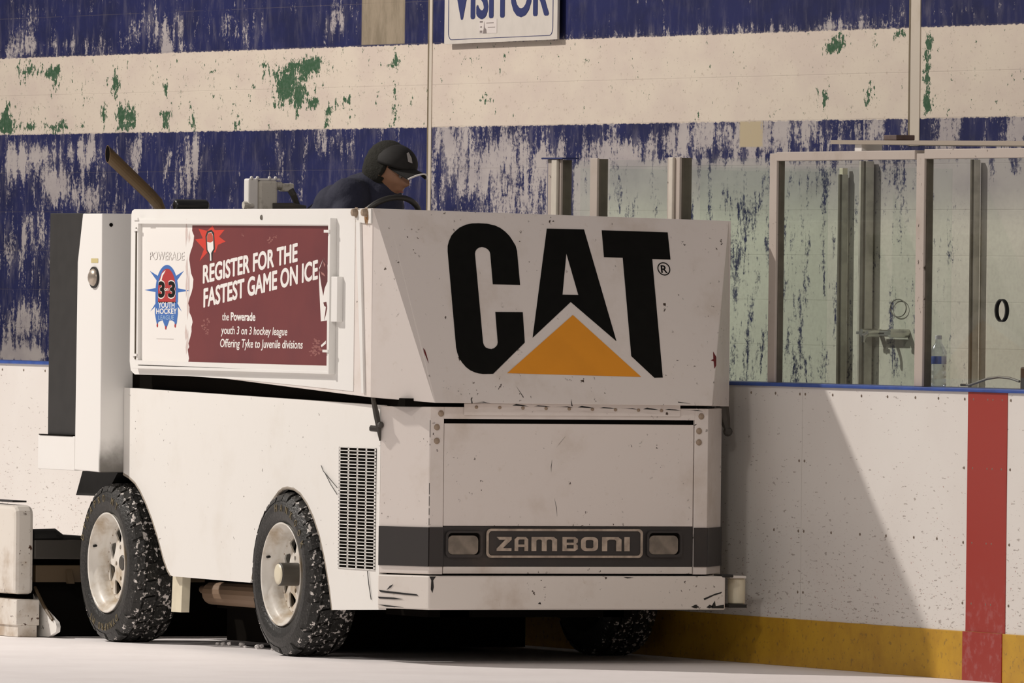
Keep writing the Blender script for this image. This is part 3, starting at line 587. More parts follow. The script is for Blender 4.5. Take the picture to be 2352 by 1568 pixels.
obj('registered_letter', text('R', (1.2925, -.2565), (1.3225, -.2565), .037, FO, FU, FV, .0012, bold=.012), M['logo_black'], rm)
M['red_scuff'] = plain('red_scuff', (.16, .012, .014), .6, var=.4, scale=60)
ms = [plate([q], FO, FU, FV, .0008) for q in ([(.098, -.645), (.106, -.655), (.113, -.69), (.116, -.715), (.108, -.69), (.10, -.665)], [(1.500, -.62), (1.512, -.645), (1.507, -.685), (1.496, -.70), (1.497, -.665), (1.484, -.662), (1.497, -.655)])]
obj('red_scuff', merge(ms), M['red_scuff'], tk)
ms = [plate([q], FO, FU, FV, .0006) for q in ([(.30, -.895), (.302, -.865), (.306, -.895)], [(.31, -.893), (.36, -.886), (.39, -.893), (.35, -.889)], [(.78, -.895), (.782, -.862), (.786, -.895)], [(.525, -.81), (.555, -.86), (.552, -.862)], [(1.30, -.86), (1.36, -.868), (1.30, -.864)], [(1.38, -.862), (1.384, -.885), (1.40, -.895), (1.385, -.888)], [(1.44, -.88), (1.50, -.876), (1.44, -.884)])]
ms += [plate([q], FO, FU, FV, .0006) for q in ([(.18+.105*k, -.9000), (.20+.105*k, -.892-.004*(k % 3)), (.235+.105*k, -.897), (.26+.105*k, -.902)] for k in range(3, 12))]
for q in ms: obj('paint_chip', q, M['wire'], tk)
for z0, z1 in ((1.0, 1.075), (.965, .972), (.75, .80), (.70, .742), (.66, .69), (.615, .645)): obj('seam_crack', bx(.2395, .2408, .1325, .1345, z0, z1), M['wire'], P)
# brackets hanging below the tank corners
bm = BM(); tube(bm, [(-.02, -.03, 1.17), (-.01, -.018, 1.10), (.005, -.012, 1.04), (.01, -.006, .98)], [.010, .014, .012, .004], 7); tube(bm, [(-.03, -.035, 1.035), (.0, -.012, 1.032)], .014, 6); ball(bm, (.012, -.006, 1.05), .016, 8)
obj('corner_latch', bm, M['greasy'], P)
bm = BM(); tube(bm, [(-.02, 1.66, 1.15), (-.02, 1.675, 1.08), (-.02, 1.69, 1.03)], [.03, .025, .012], 8); ball(bm, (-.02, 1.69, 1.03), .022, 10)
obj('corner_latch', bm, M['greasy'], P)
obj('gap_shade', bx(-3.02, -.05, .037, .047, 1.131, 1.262), M['dark'], P)  # black liner added as the shade in the gap under the tank
bm = BM(); box(bm, -.2, .20, .03, .20, 1.135, 1.17); obj('tank_gap', bm, M['dark'], P)
# ---- advertising board in its frame
YP = -.058
fr = obj('advert_frame', plate([[(-2.735, 1.287), (-.40, 1.277), (-.395, 1.948), (-2.735, 1.952)], [(-2.676, 1.306), (-.437, 1.302), (-.437, 1.929), (-2.69, 1.934)]], (0, -.0535, 0), X, Z, .024), M['white_clean'], P, bevel=.003)
obj('frame_lip', bx(-2.735, -.40, -.079, -.053, 1.268, 1.281), M['white_clean'], fr, bevel=.002); obj('frame_lip', bx(-.412, -.395, -.085, -.053, 1.268, 1.958), M['white_clean'], fr, bevel=.002)
bm = BM(); tube(bm, [(-2.705, -.08, 1.915), (-2.70, -.08, 1.31)], .004, 6); obj('frame_pin', bm, M['post_side'], fr)
for z in (1.955, 1.905, 1.33):
    obj('frame_clip', bx(-2.735, -2.68, -.084, -.0785, z-.006, z+.006), M['white_clean'], fr)
for z in (1.90, 1.37): obj('frame_clip', bx(-.452, -.393, -.092, -.0855, z-.006, z+.006), M['white_clean'], fr)
obj('hinge_block', bx(-.385, -.315, -.082, -.053, 1.50, 1.70), M['white_clean'], P, bevel=.003)
obj('keyhole', lathe(BM(), [(0, -.006), (.010, -.005), (.012, 0)], (-1.265, -.053, 1.962), 'y', 12), M['steel'], P)
ad = obj('advert_board', plate([[(-2.69, 1.303), (-.435, 1.300), (-.435, 1.932), (-2.69, 1.936)]], (0, -.0535, 0), X, Z, .007), M['print_white'], P)
def ap(polys, mt, name, lay=1, parent=ad, th=.0002): return obj(name, plate(polys, (0, -.0606-.0003*(lay-1), 0), X, Z, th), mt, parent)
def at(s, bl, br, h, mt, name, lay=2, **k):
    """one object per word of the line"""
    me = text(s, bl, br, h, (0, -.0606-.0003*(lay-1), 0), X, Z, .0002, **k)
    if ' ' not in s: return obj(name, me, mt, ad)
    bm = BM(); bm.from_mesh(me); bpy.data.meshes.remove(me); seen, isl = set(), []
    for v in bm.verts:
        if v in seen: continue
        st, comp = [v], []; seen.add(v)
        while st:
            a = st.pop(); comp.append(a)
            for e in a.link_edges:
                b = e.other_vert(a)
                if b not in seen: seen.add(b); st.append(b)
        isl.append((min(q.co.x for q in comp), max(q.co.x for q in comp), comp))
    isl.sort(key=lambda q: q[0]); words, right = [], -99
    for x0, x1, comp in isl:
        if x0-right > .21*h: words.append([])
        words[-1] += comp; right = max(right, x1)
    for wv in words:
        b2 = BM(); mp = {v: b2.verts.new(v.co) for v in wv}
        for f in {f for v in wv for f in v.link_faces}: b2.faces.new([mp[v] for v in f.verts])
        obj(name, b2, mt, ad)
    bm.free()
M['print_splat'] = plain('dull_pink_print', (.27, .095, .085), .45)
random.seed(3)
edge = [(-2.105, 1.305)]; z = 1.305
while z < 1.91:
    z += random.uniform(.012, .028); edge.append((-2.078+.02*math.sin(z*31)+random.uniform(-.011, .011)-.012*(z < 1.36), z))
edge = [q for q in edge if 1.31 < q[1] < 1.92]
ap([[(-2.10, 1.305)]+edge+[(-2.07, 1.926), (-.442, 1.923), (-.442, 1.305)]], M['maroon'], 'maroon_field')
# streaky torn brush edge beside the field
ms = []
for k in range(14):
    x = -2.13+random.uniform(-.035, .03); z0 = random.uniform(1.32, 1.85); L = random.uniform(.05, .14)
    ms.append(plate([[(x, z0), (x+random.uniform(.006, .02), z0+L*.4), (x+.004, z0+L), (x-.008, z0+L*.5)]], (0, -.0606-.00002*k, 0), X, Z, .0001))
obj('brush_edge', merge(ms), plain('faint_pink', (.62, .52, .49), .5), ad)
ap([[(-1.826, 1.924), (-1.799, 1.904), (-1.683, 1.906), (-1.747, 1.875), (-1.669, 1.853), (-1.759, 1.838), (-1.79, 1.803), (-1.874, 1.808), (-1.977, 1.764), (-1.927, 1.818), (-2.032, 1.862), (-1.941, 1.867), (-1.994, 1.911), (-1.89, 1.901)]], M['print_bright'], 'red_burst', 2)
ap([[(-1.909, 1.877), (-1.89, 1.899), (-1.838, 1.906), (-1.806, 1.892), (-1.794, 1.818), (-1.822, 1.798), (-1.824, 1.764), (-1.857, 1.764), (-1.863, 1.793), (-1.894, 1.81)]], M['wire'], 'goal_lamp', 3)
ap([[(-1.892, 1.874), (-1.877, 1.892), (-1.838, 1.896), (-1.818, 1.882), (-1.81, 1.82), (-1.838, 1.801), (-1.834, 1.766), (-1.85, 1.766), (-1.853, 1.796), (-1.882, 1.815)]], M['print_white'], 'goal_lamp', 4)
ap([[(-1.890, 1.874), (-1.877, 1.890), (-1.838, 1.894), (-1.820, 1.880), (-1.816, 1.855), (-1.85, 1.848), (-1.887, 1.852)]], plain('soft_red', (.50, .08, .05), .4), 'goal_lamp', 5)
at('REGISTER FOR THE', (-1.935, 1.664), (-.822, 1.768), .083, M['print_white'], 'lettering', 3, bold=.036)
at('FASTEST GAME ON ICE', (-1.925, 1.555), (-.586, 1.691), .086, M['print_white'], 'lettering', 3, bold=.036)
at('the', (-1.699, 1.497), (-1.617, 1.497), .036, M['print_white'], 'lettering', 3, bold=.014, shear=.1)
at('Powerade', (-1.597, 1.4975), (-1.306, 1.498), .038, M['print_white'], 'lettering', 3, bold=.034)
d_ = .0
at('youth 3 on 3 hockey league', (-1.711, 1.436), (-.931, 1.435), .037, M['print_white'], 'lettering', 3, bold=.016, shear=.15)
at('Offering Tyke to Juvenile divisions', (-1.719, 1.376), (-.751, 1.378), .039, M['print_white'], 'lettering', 3, bold=.016, shear=.15)
# hockey player at the right edge, cut by the frame
ap([[(-0.523, 1.782), (-0.479, 1.754), (-0.444, 1.691), (-0.444, 1.507), (-0.546, 1.501), (-0.573, 1.672), (-0.571, 1.739)]], M['print_white'], 'player_picture', 2)
ap([[(-0.523, 1.782), (-0.479, 1.754), (-0.471, 1.682), (-0.507, 1.648), (-0.522, 1.614), (-0.551, 1.672), (-0.571, 1.729)]], plain('dark_maroon_print', (.11, .02, .022), .4), 'player_picture', 3)
ap([[(-0.525, 1.766), (-.50, 1.752), (-.515, 1.742)], ], M['print_pale'], 'player_picture', 4); ap([[(-.555, 1.722), (-.515, 1.712), (-.50, 1.70), (-.54, 1.708)]], M['print_pale'], 'player_picture', 4)
ap([[(-0.521, 1.585), (-0.486, 1.588), (-0.473, 1.562), (-0.491, 1.528), (-0.509, 1.504), (-0.496, 1.545), (-.49, 1.565), (-.51, 1.57)]], plain('dark_maroon_print2', (.12, .025, .025), .4), 'player_picture', 3)
ap([[(-0.543, 1.395), (-0.487, 1.416), (-0.487, 1.402), (-0.536, 1.386)]], M['print_white'], 'player_picture', 2)
# pale ink splats on the field
for cx, cz, r, n in ((-1.885, 1.487, .030, 5), (-1.905, 1.465, .028, 5), (-1.865, 1.446, .026, 4), (-.604, 1.40, .040, 6), (-.585, 1.375, .042, 6), (-.63, 1.365, .035, 5), (-1.145, 1.858, .026, 5), (-1.09, 1.875, .02, 4), (-1.47, 1.88, .014, 3)):
    ms = []
    for k in range(n*2):
        a, q = random.uniform(0, 6.28), r*math.sqrt(random.random()); s = r*random.uniform(.18, .4)
        ms.append(plate([[(cx+1.3*q*math.cos(a)+1.6*s*random.uniform(.5, 1)*math.cos(b), cz+q*math.sin(a)*.6+.5*s*random.uniform(.5, 1)*math.sin(b)) for b in (2*math.pi*j/7 for j in range(7))]], (0, -.0609-.00002*k, 0), X, Z, .0001))
    obj('ink_splat', merge(ms), M['print_splat'], ad)
# league emblem
at('POWERADE', (-2.580, 1.767), (-2.160, 1.767), .040, M['print_grey'], 'lettering', 1, bold=.012)
at('POWERADE', (-2.584, 1.7685), (-2.164, 1.7685), .039, M['print_white'], 'lettering', 2, bold=-.001)
for q in ([(-2.644, 1.629), (-2.37, 1.648), (-2.37, 1.611)], [(-2.09, 1.629), (-2.37, 1.648), (-2.37, 1.611)], [(-2.58, 1.717), (-2.40, 1.676), (-2.43, 1.64)], [(-2.165, 1.719), (-2.34, 1.676), (-2.31, 1.64)], [(-2.568, 1.531), (-2.39, 1.60), (-2.42, 1.62)], [(-2.186, 1.533), (-2.34, 1.60), (-2.31, 1.62)]): ap([q], M['print_blue'], 'emblem_ray', 1)
dome = [(-2.370+.137*math.cos(a), 1.625+.120*math.sin(a)) for a in (math.pi*k/24 for k in range(25))]
ap([[(-2.507, 1.575)]+list(reversed(dome))+[(-2.233, 1.575)]], M['print_blue'], 'emblem_dome', 2)
dm2 = [(-2.368+.107*math.cos(a), 1.63+.098*math.sin(a)) for a in (math.pi*k/24 for k in range(25))]
ap([[(-2.475, 1.572)]+list(reversed(dm2))+[(-2.261, 1.572)]], M['print_red'], 'emblem_dome', 3)
ap([[(-2.455, 1.672), (-2.43, 1.705), (-2.385, 1.722), (-2.395, 1.712), (-2.42, 1.695), (-2.44, 1.665)]], M['print_white'], 'emblem_shine', 4)
ap([[(-2.505, 1.576), (-2.24, 1.577), (-2.232, 1.525), (-2.245, 1.479), (-2.262, 1.462), (-2.272, 1.484), (-2.30, 1.492), (-2.335, 1.492), (-2.362, 1.462), (-2.376, 1.448), (-2.388, 1.464), (-2.415, 1.492), (-2.45, 1.488), (-2.47, 1.482), (-2.482, 1.462), (-2.49, 1.48), (-2.512, 1.524)]], M['print_blue'], 'emblem_shield', 3)
for xx, zz_ in ((-2.376, 1.458), (-2.480, 1.468), (-2.262, 1.468)): ap([circ(xx, zz_, .009, 10)], M['print_red'], 'emblem_drop', 4)
at('3', (-2.475, 1.596), (-2.388, 1.596), .077, M['print_white'], 'lettering', 4, bold=.075); at('3', (-2.355, 1.597), (-2.262, 1.597), .077, M['print_white'], 'lettering', 4, bold=.075)
at('3', (-2.472, 1.599), (-2.391, 1.599), .071, M['logo_black'], 'lettering', 5, bold=.055); at('3', (-2.352, 1.600), (-2.265, 1.600), .071, M['logo_black'], 'lettering', 5, bold=.055)
at('on', (-2.393, 1.627), (-2.345, 1.627), .017, M['print_white'], 'lettering', 6, bold=.02)
at('YOUTH', (-2.470, 1.549), (-2.271, 1.550), .026, M['print_white'], 'lettering', 5, bold=.03)
at('HOCKEY', (-2.495, 1.521), (-2.244, 1.523), .025, M['print_white'], 'lettering', 5, bold=.03)
at('LEAGUE', (-2.466, 1.494), (-2.276, 1.496), .021, plain('pale_blue_print', (.35, .5, .68), .4), 'lettering', 5, bold=.005)
ap([[(-2.49, 1.405), (-2.28, 1.405), (-2.28, 1.4075), (-2.49, 1.4075)]], plain('fine_print', (.5, .47, .45), .5), 'fine_print', 2)
ap([[(-2.575, 1.912), (-2.515, 1.912), (-2.515, 1.918), (-2.575, 1.918)]], plain('fine_print2', (.5, .47, .45), .5), 'fine_print', 2)
# ---- rear tower
YT = -.115
tt = NT('sooty_tower_enamel'); wp = tt.world(); zc = tt.n('ShaderNodeSeparateXYZ'); tt.l(wp, zc.inputs[0])
sn = tt.noise(wp, 5., 5, .6)
soot = tt.math('MULTIPLY', tt.math('MULTIPLY', tt.smooth(zc.outputs[0], -3.06, -3.035), tt.math('SUBTRACT', 1, tt.smooth(tt.math('SUBTRACT', zc.outputs[2], tt.math('MULTIPLY', sn, .25)), .66, .86))), .85)
M['tower'] = tt.fin(tt.mix(soot, (.81, .80, .775), (.06, .05, .035)), .42)
tw = obj('rear_tower', prism_y(BM(), [(-3.355, .789), (-3.033, .784), (-3.045, 1.98), (-3.285, 1.98), (-3.345, 1.755)], YT, 1.72), M['tower'], P, bevel=.005)
obj('black_panel', bx(-3.735, -3.30, -.10, 1.70, .947, 1.982), M['black'], P, bevel=.003)
obj('rear_box', bx(-3.82, -3.356, YT, 1.72, .786, .945), M['white_clean'], P, bevel=.003)
obj('ledge_lip', bx(-3.80, -3.38, YT-.004, -.101, .9455, .950), M['dark'], P)
lp = obj('marker_lamp', ball(BM(), (-3.125, YT-.002, 1.684), (.048, .028, .042), 20), M['chrome'], P, smooth=True)
obj('lamp_ring', plate([[(-3.125+.056*math.cos(a), 1.684+.050*math.sin(a)) for a in (6.2832*k/28 for k in range(28))], [(-3.125+.044*math.cos(a), 1.684+.039*math.sin(a)) for a in (6.2832*k/28 for k in range(28))]], (0, YT-.0006, 0), X, Z, .008), M['black'], lp)
obj('sticker', plate([[(-3.17, 1.752), (-3.085, 1.752), (-3.085, 1.772), (-3.17, 1.772)]], (0, YT-.0006, 0), X, Z, .001), plain('faded_yellow', (.58, .50, .24), .5), tw)
obj('port', lathe(BM(), [(0, -.001), (.009, -.001), (.009, .001)], (-3.0, 0, 0), 'x', 12), M['dark'], tw)
pt = bpy.data.objects[[o.name for o in tw.children if o.name.startswith('port')][0]]; pt.location += Vector((-.0415, YT+.045, 1.928)) 
obj('mud_flap', prism_y(BM(), [(-3.57, .668), (-3.49, .782), (-3.05, .782), (-3.20, .67)], -.02, .28), M['rubber'], P)
# ---- wheels
t = NT('snowy_tyre'); q = t.xyz(); r = t.math('SQRT', t.math('ADD', t.math('MULTIPLY', q[0], q[0]), t.math('MULTIPLY', q[2], q[2])))
n1 = t.noise(t.coord(), 44., 3, .55); n2 = t.noise(t.coord(), 90., 3, .6); n3 = t.noise(t.coord(), 3., 2, .5)
tread = t.smooth(r, .335, .352)
k = t.math('MULTIPLY', t.smooth(t.math('ADD', n1, t.math('MULTIPLY', n3, .22)), .70, .745), tread)
k2 = t.math('MULTIPLY', t.smooth(n2, .62, .70), .30)
c = t.mix(t.math('MAXIMUM', k, t.math('MULTIPLY', k2, tread)), t.mix(t.smooth(n2, .3, .75), (.009, .009, .008), (.030, .029, .027)), (.70, .66, .63))
M['tyre'] = t.fin(c, .42, bump=n2, strength=.3, spec=.4)
t = NT('rim_enamel'); n1 = t.noise(t.coord(), 7., 5, .6)
M['rim'] = t.fin(t.mix(t.smooth(n1, .4, .72), (.74, .715, .66), (.42, .33, .22)), .35)
R, WID = .368, .25
def wheel(cx, y0, hub, words, right=False):
    """tyre axle along y, outer face towards -y (mirrored for the far side)"""
    s = -1 if right else 1
    c = Vector((cx, y0, R-.002))
    F = lambda h: h*s
    bm = lathe(BM(), [(.222, .20*s), (.226, .035*s), (.232, .018*s), (.243, .010*s), (.262, .002*s), (.285, -.004*s), (.308, -.003*s), (.328, .006*s), (.345, .020*s), (.356, .036*s), (.3575, .06*s), (.3575, .19*s), (.356, .214*s), (.345, .230*s), (.31, .250*s), (.26, .24*s), (.222, .20*s)], c, 'y', 72)
    N = 30
    for k in range(N):
        a0 = 2*math.pi*k/N
        for j, (ha, hb, w0, sh, ra, rb) in enumerate(((-.0005, .052, .062, 0., .326, .368), (.062, .118, .066, .5, .35, .368), (.130, .186, .066, 0., .35, .368), (.196, .250, .062, .5, .326, .368))):
            am = a0+sh*2*math.pi*N**-1+.03*math.sin(k*3.1+j); da = w0/R/2*(1+.12*math.sin(5*k+j))
            lo, hi = [], []
            for aa, hh in ((am-da, ha), (am+da, ha+.004), (am+da+.03, hb), (am-da+.03, hb-.004)):
                outer = (j == 0 and hh < .02) or (j == 3 and hh > .23)
                r1 = R-.012 if outer else R
                h1 = (.016 if j == 0 else .234) if outer else hh
                lo.append(c+Vector((.345*math.cos(aa), hh*s if not outer else (.012 if j == 0 else .238)*s, .345*math.sin(aa))) if not outer else c+Vector((.330*math.cos(aa), (.004 if j == 0 else .246)*s, .330*math.sin(aa))))
                hi.append(c+Vector((r1*math.cos(aa), h1*s, r1*math.sin(aa))))
            hexa(bm, lo, hi)
    wh = obj('wheel', bm, M['tyre'], P)
    # deep dish rim and pierced disc
    rim = obj('rim', lathe(BM(), [(.2265, .030*s), (.2275, .012*s), (.233, .006*s), (.229, .003*s), (.223, .008*s), (.219, .022*s), (.207, .036*s), (.196, .046*s), (.192, .070*s), (.188, .082*s), (.182, .088*s), (.178, .125*s), (.21, .13*s)], c, 'y', 56), M['rim'], wh, smooth=True)
    if right: 
        obj('disc', lathe(BM(), [(0, .10*s), (.17, .10*s)], c, 'y', 32), M['rim'], wh); return wh
    holes = []
    for k in range(8):
        a = 2*math.pi*k/8+.32; ca, sa = math.cos(a), math.sin(a)
        tri = ((.098, -.010), (.098, .010), (.156, .046), (.163, .036), (.166, 0), (.163, -.036), (.156, -.046)) if k % 2 == 0 else ((.166, -.010), (.166, .010), (.120, .042), (.108, .038), (.104, 0), (.108, -.038), (.120, -.042))
        holes.append([(x*ca-y*sa, x*sa+y*ca) for x, y in tri])
    for k in range(5):
        a = 2*math.pi*k/5+.7; holes.append([(.076*math.cos(a)+.011*math.cos(b), .076*math.sin(a)+.011*math.sin(b)) for b in (6.2832*j/10 for j in range(10))])
    obj('disc', plate([[(.182*math.cos(a), .182*math.sin(a)) for a in (6.2832*k/48 for k in range(48))]]+holes, c+Y*.094, X, Z, .008), M['rim'], wh)
    obj('brake_drum', lathe(BM(), [(0, .15), (.185, .15), (.185, .19), (0, .19)], c, 'y', 32), M['dark'], wh)
    bm = BM()
    for k in range(24):
        a = 6.2832*k/24; ball(bm, c+Vector((.174*math.cos(a), .086, .174*math.sin(a))), .0035, 6)
    obj('rim_rivets', bm, M['rivet'], wh)
    bm = tube(BM(), [c+Vector((-.20, .040, .075)), c+Vector((-.192, .018, .072))], .006, 8); obj('valve_stem', bm, M['rubber'], wh)
    if hub:
        hb = obj('hub', lathe(BM(), [(.052, .096), (.052, .0), (.047, -.006)], c, 'y', 28), M['greasy'], wh, smooth=False)
        obj('hub_cap', lathe(BM(), [(0, -.012), (.03, -.011), (.047, -.0065), (.0475, -.004), (0, -.004)], c, 'y', 28), M['cream'], hb, smooth=True)
    else:
        obj('hub', lathe(BM(), [(.036, .096), (.036, .085), (.03, .08), (0, .078)], c, 'y', 24), M['greasy'], wh)
    ms = []
    for word, a0, a1 in words:
        for i, ch in enumerate(word):
            if ch == ' ': continue
            a = math.radians(a0+(a1-a0)*i/(len(word)-1)); e = Vector((math.cos(a), 0, math.sin(a))); tn = Vector((math.sin(a), 0, -math.cos(a)))
            ms.append(text(ch, (-.0125, 0), (.0125, 0), .034, c+e*.282-Y*.0042, tn, e, .0014, bold=.012))
    if ms: obj('lettering', merge(ms), plain('tan_tyre_letters', (.15, .12, .065), .6), wh)
    return wh
wheel(-1.04, -.04, True, [('HANKOOK', 98, 28)])
wheel(-3.055, -.075, False, [('DYNAPRO MT', 158, 62), ('DYNAPRO MT', 302, 238)])
wheel(-1.04, 1.69, False, [], True); wheel(-3.055, 1.69, False, [], True)
# ---- undercarriage
obj('axle', tube(BM(), [(-1.04, .22, .37), (-1.04, 1.43, .37)], .05, 12), M['greasy'], P); obj('axle', tube(BM(), [(-3.055, .19, .37), (-3.055, 1.43, .37)], .05, 12), M['greasy'], P)
obj('muffler', tube(BM(), [(-2.78, .3, .250), (-2.70, .3, .246), (-2.66, .3, .236), (-2.2, .3, .238), (-2.0, .3, .238)], [.018, .02, .052, .055, .055], 16), painted('rusty_muffler', (.25, .165, .105), (.12, .075, .045), .7, rough=.6), P)
obj('side_leg', prism_y(BM(), [(-2.50, .40), (-2.38, .40), (-2.40, .155), (-2.52, .155)], .04, .08), M['cream'], P)
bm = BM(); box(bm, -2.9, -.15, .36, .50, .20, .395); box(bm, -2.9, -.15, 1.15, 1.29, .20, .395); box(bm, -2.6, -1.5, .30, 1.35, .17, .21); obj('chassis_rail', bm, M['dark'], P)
# ---- conditioner sled at the rear
sl = obj('sled_end', prism_y(BM(), [(-5.6, .20), (-3.752, .20), (-3.752, .565), (-3.757, .59), (-3.775, .608), (-3.80, .615), (-5.6, .628)], -.25, -.155), M['rusty'], P, bevel=.02)
obj('sled_base', bx(-5.6, -3.715, -.255, -.138, .055, .176), M['rusty'], sl, bevel=.005)
obj('runner', bx(-5.6, -3.72, -.245, -.15, .002, .0545), M['rusty'], sl)
obj('sled_top', bx(-4.2, -3.83, -.235, -.165, .628, .636), M['black'], sl)
obj('sled_plow', plate([[(-3.86, .20), (-3.80, .16), (-3.57, .075), (-3.556, .055), (-3.562, .03), (-3.66, .004), (-3.86, .004)]], (0, -.095, 0), X, Z, .02), M['white'], sl)
obj('sled_blade_edge', tube(BM(), [(-3.83, -.118, .23), (-3.72, -.118, .15), (-3.60, -.118, .085)], .008, 6), M['brown_steel'], sl)
bm = BM(); box(bm, -4.6, -3.86, -.137, 1.75, .004, .36); obj('sled_body', bm, M['dark'], P)
obj('sled_beam', bx(-3.87, -3.76, -.15, 1.7, .365, .455), M['greasy'], P, bevel=.006); obj('sled_beam', bx(-3.858, -3.79, -.13, 1.7, .255, .335), M['brown_steel'], P, bevel=.004)
obj('hydraulic_hose', tube(BM(), [(-3.79, -.15, .475), (-3.79, -.04, .478), (-3.79, .0, .462), (-3.78, .09, .458), (-3.76, .18, .450)], [.030, .030, .018, .016, .016], 10), M['rubber'], P)
obj('beam_brace', prism_y(BM(), [(-3.83, .335), (-3.80, .335), (-3.75, .25), (-3.78, .25)], .02, .05), M['brown_steel'], P)
# ---- fittings above the deck
obj('exhaust_pipe', tube(BM(), [(-3.2, .237, 1.90), (-3.2, .237, 2.005), (-3.2, .222, 2.035), (-3.2, .185, 2.072), (-3.2, .02, 2.215), (-3.2, -.022, 2.252)], [.026, .026, .028, .029, .031, .031], 16), None, P)
ex = [o for o in RS.children if o.name.startswith('exhaust_pipe')][0]
# slash cut the open end upright
for vtx in ex.data.vertices:
    g = vtx.co+WL[ex.name]
    if g.y < .005 and g.z > 2.222:
        k = (g.y+.028)/.75; vtx.co += Vector((0, -.75*k, .66*k))
ex.data.materials.append(painted('rusted_exhaust', (.115, .070, .028), (.04, .027, .015), .8, rough=.55, scale=14))
obj('pipe_mouth', ball(BM(), (-3.2, -.0285, 2.257), (.026, .003, .038), 16), M['dark'], ex)
bm = tube(BM(), [(-3.1, .268, 2.022), (-3.1, .275, 2.022), (-3.1, .425, 2.022), (-3.1, .437, 2.022)], [.022, .029, .029, .020], 18); box(bm, -3.12, -3.08, .30, .40, 1.975, 2.0)
obj('air_filter', bm, plain('black_filter_shell', (.016, .016, .016), .3, var=.2), P, bevel=.004)
M['pump'] = painted('oily_pump_casting', (.62, .59, .52), (.13, .11, .07), 1.0, rough=.5, scale=11)
pu = obj('pump_block', bx(-2.86, -2.80, .515, .566, 1.99, 2.150), M['white'], P, bevel=.008)
bm = BM(); box(bm, -2.86, -2.79, .5665, .660, 2.0, 2.142); obj('pump_body', bm, M['pump'], pu, bevel=.012)
bm = BM(); box(bm, -2.85, -2.80, .5665, .672, 2.143, 2.152); [ball(bm, (-2.80, yy, 2.153), .009, 8) for yy in (.53, .56, .62, .65)]; obj('pump_lid', bm, M['white'], pu)
bm = tube(BM(), [(-2.82, .655, 2.118), (-2.82, .69, 2.118)], .020, 12); box(bm, -2.85, -2.80, .685, .745, 2.092, 2.130); obj('elbow', bm, M['pump'], pu, bevel=.006)
obj('hose', tube(BM(), [(-2.81, .73, 2.10), (-2.80, .742, 2.075), (-2.80, .752, 2.05), (-2.80, .770, 2.01), (-2.80, .78, 1.95)], [.017, .016, .014, .014, .014], 10), M['greasy'], pu)
bm = tube(BM(), [(-2.80, .505, 2.024), (-2.80, .54, 2.024)], [.014, .010], 8); tube(bm, [(-2.80, .49, 2.026), (-2.80, .508, 2.026)], .018, 8); obj('fitting', bm, M['pump'], pu)
bm = BM(); box(bm, -2.9, -2.76, .50, .72, 1.16, 1.985); obj('pump_stand', bm, M['greasy'], P)
bm = tube(BM(), [(-2.78, .63, 2.02), (-2.76, .72, 2.022), (-2.75, .78, 2.01)], .018, 10); obj('control_lever', bm, M['greasy'], P)
# steering wheel on its column, and the seat
SW = Vector((-2.2, .957, 1.935)); ax = Vector((-.80, -.10, .60)).normalized(); a1 = Vector((0, 1, 0)); a1 = (a1-ax*a1.dot(ax)).normalized(); a2 = ax.cross(a1)
if a2.z < 0: a2 = -a2
RW = .165
stw = obj('steering_wheel', tube(BM(), [SW+a1*RW*math.cos(q)+a2*RW*math.sin(q) for q in (6.2832*k/40 for k in range(41))], .0135, 10), plain('black_wheel_grip', (.018, .017, .015), .4), P, smooth=True)
bm = BM()
for q in (.4, 2.74, 4.71): tube(bm, [SW-ax*.02, SW+(a1*math.cos(q)+a2*math.sin(q))*RW], [.016, .010], 8)
ball(bm, SW-ax*.02, .04, 12); obj('spokes', bm, M['black'], stw)
obj('steering_column', tube(BM(), [SW-ax*.03, SW-ax*.13, (-2.03, .975, 1.7), (-2.02, .975, 1.16)], .025, 10), M['greasy'], P)
obj('seat_base', bx(-3.02, -2.66, .55, 1.30, 1.161, 1.43), M['greasy'], P); obj('seat_cushion', bx(-3.03, -2.60, .53, 1.32, 1.431, 1.50), M['rubber'], P, bevel=.02)

# ================================================================ SNOW CRUMBS
random.seed(11)
M['snow'] = plain('snow', (.86, .83, .81), .6)
pts = [(-2.52, .27, 0), (-2.45, .30, 0), (-2.38, .24, 0), (-2.27, .29, 0), (-2.16, .26, 0), (-2.06, .30, 0), (-1.97, .24, 0), (-1.90, .29, 0), (-1.82, .27, 0), (-1.74, .22, 0), (-1.66, .28, 0), (-1.60, .25, 0)]
c0 = None
for i, (x, y, z) in enumerate(pts):
    if c0 is None:
        bm = BM(); bmesh.ops.create_icosphere(bm, subdivisions=2, radius=.010)
        for v in bm.verts: v.co *= random.uniform(.75, 1.2); v.co.z *= .8
        c0 = o = tag(obj('snow_crumb', bm, M['snow']), 'small white snow crumb on the ice between the two near wheels', 'snow', 'snow crumbs between the wheels')
    else: o = c0.copy(); COL.objects.link(o)
    s = random.uniform(.6, 1.25); o.scale = (s*1.4, s, s); o.location = (x, y, .010*s); o.rotation_euler = (0, 0, random.uniform(0, 6))
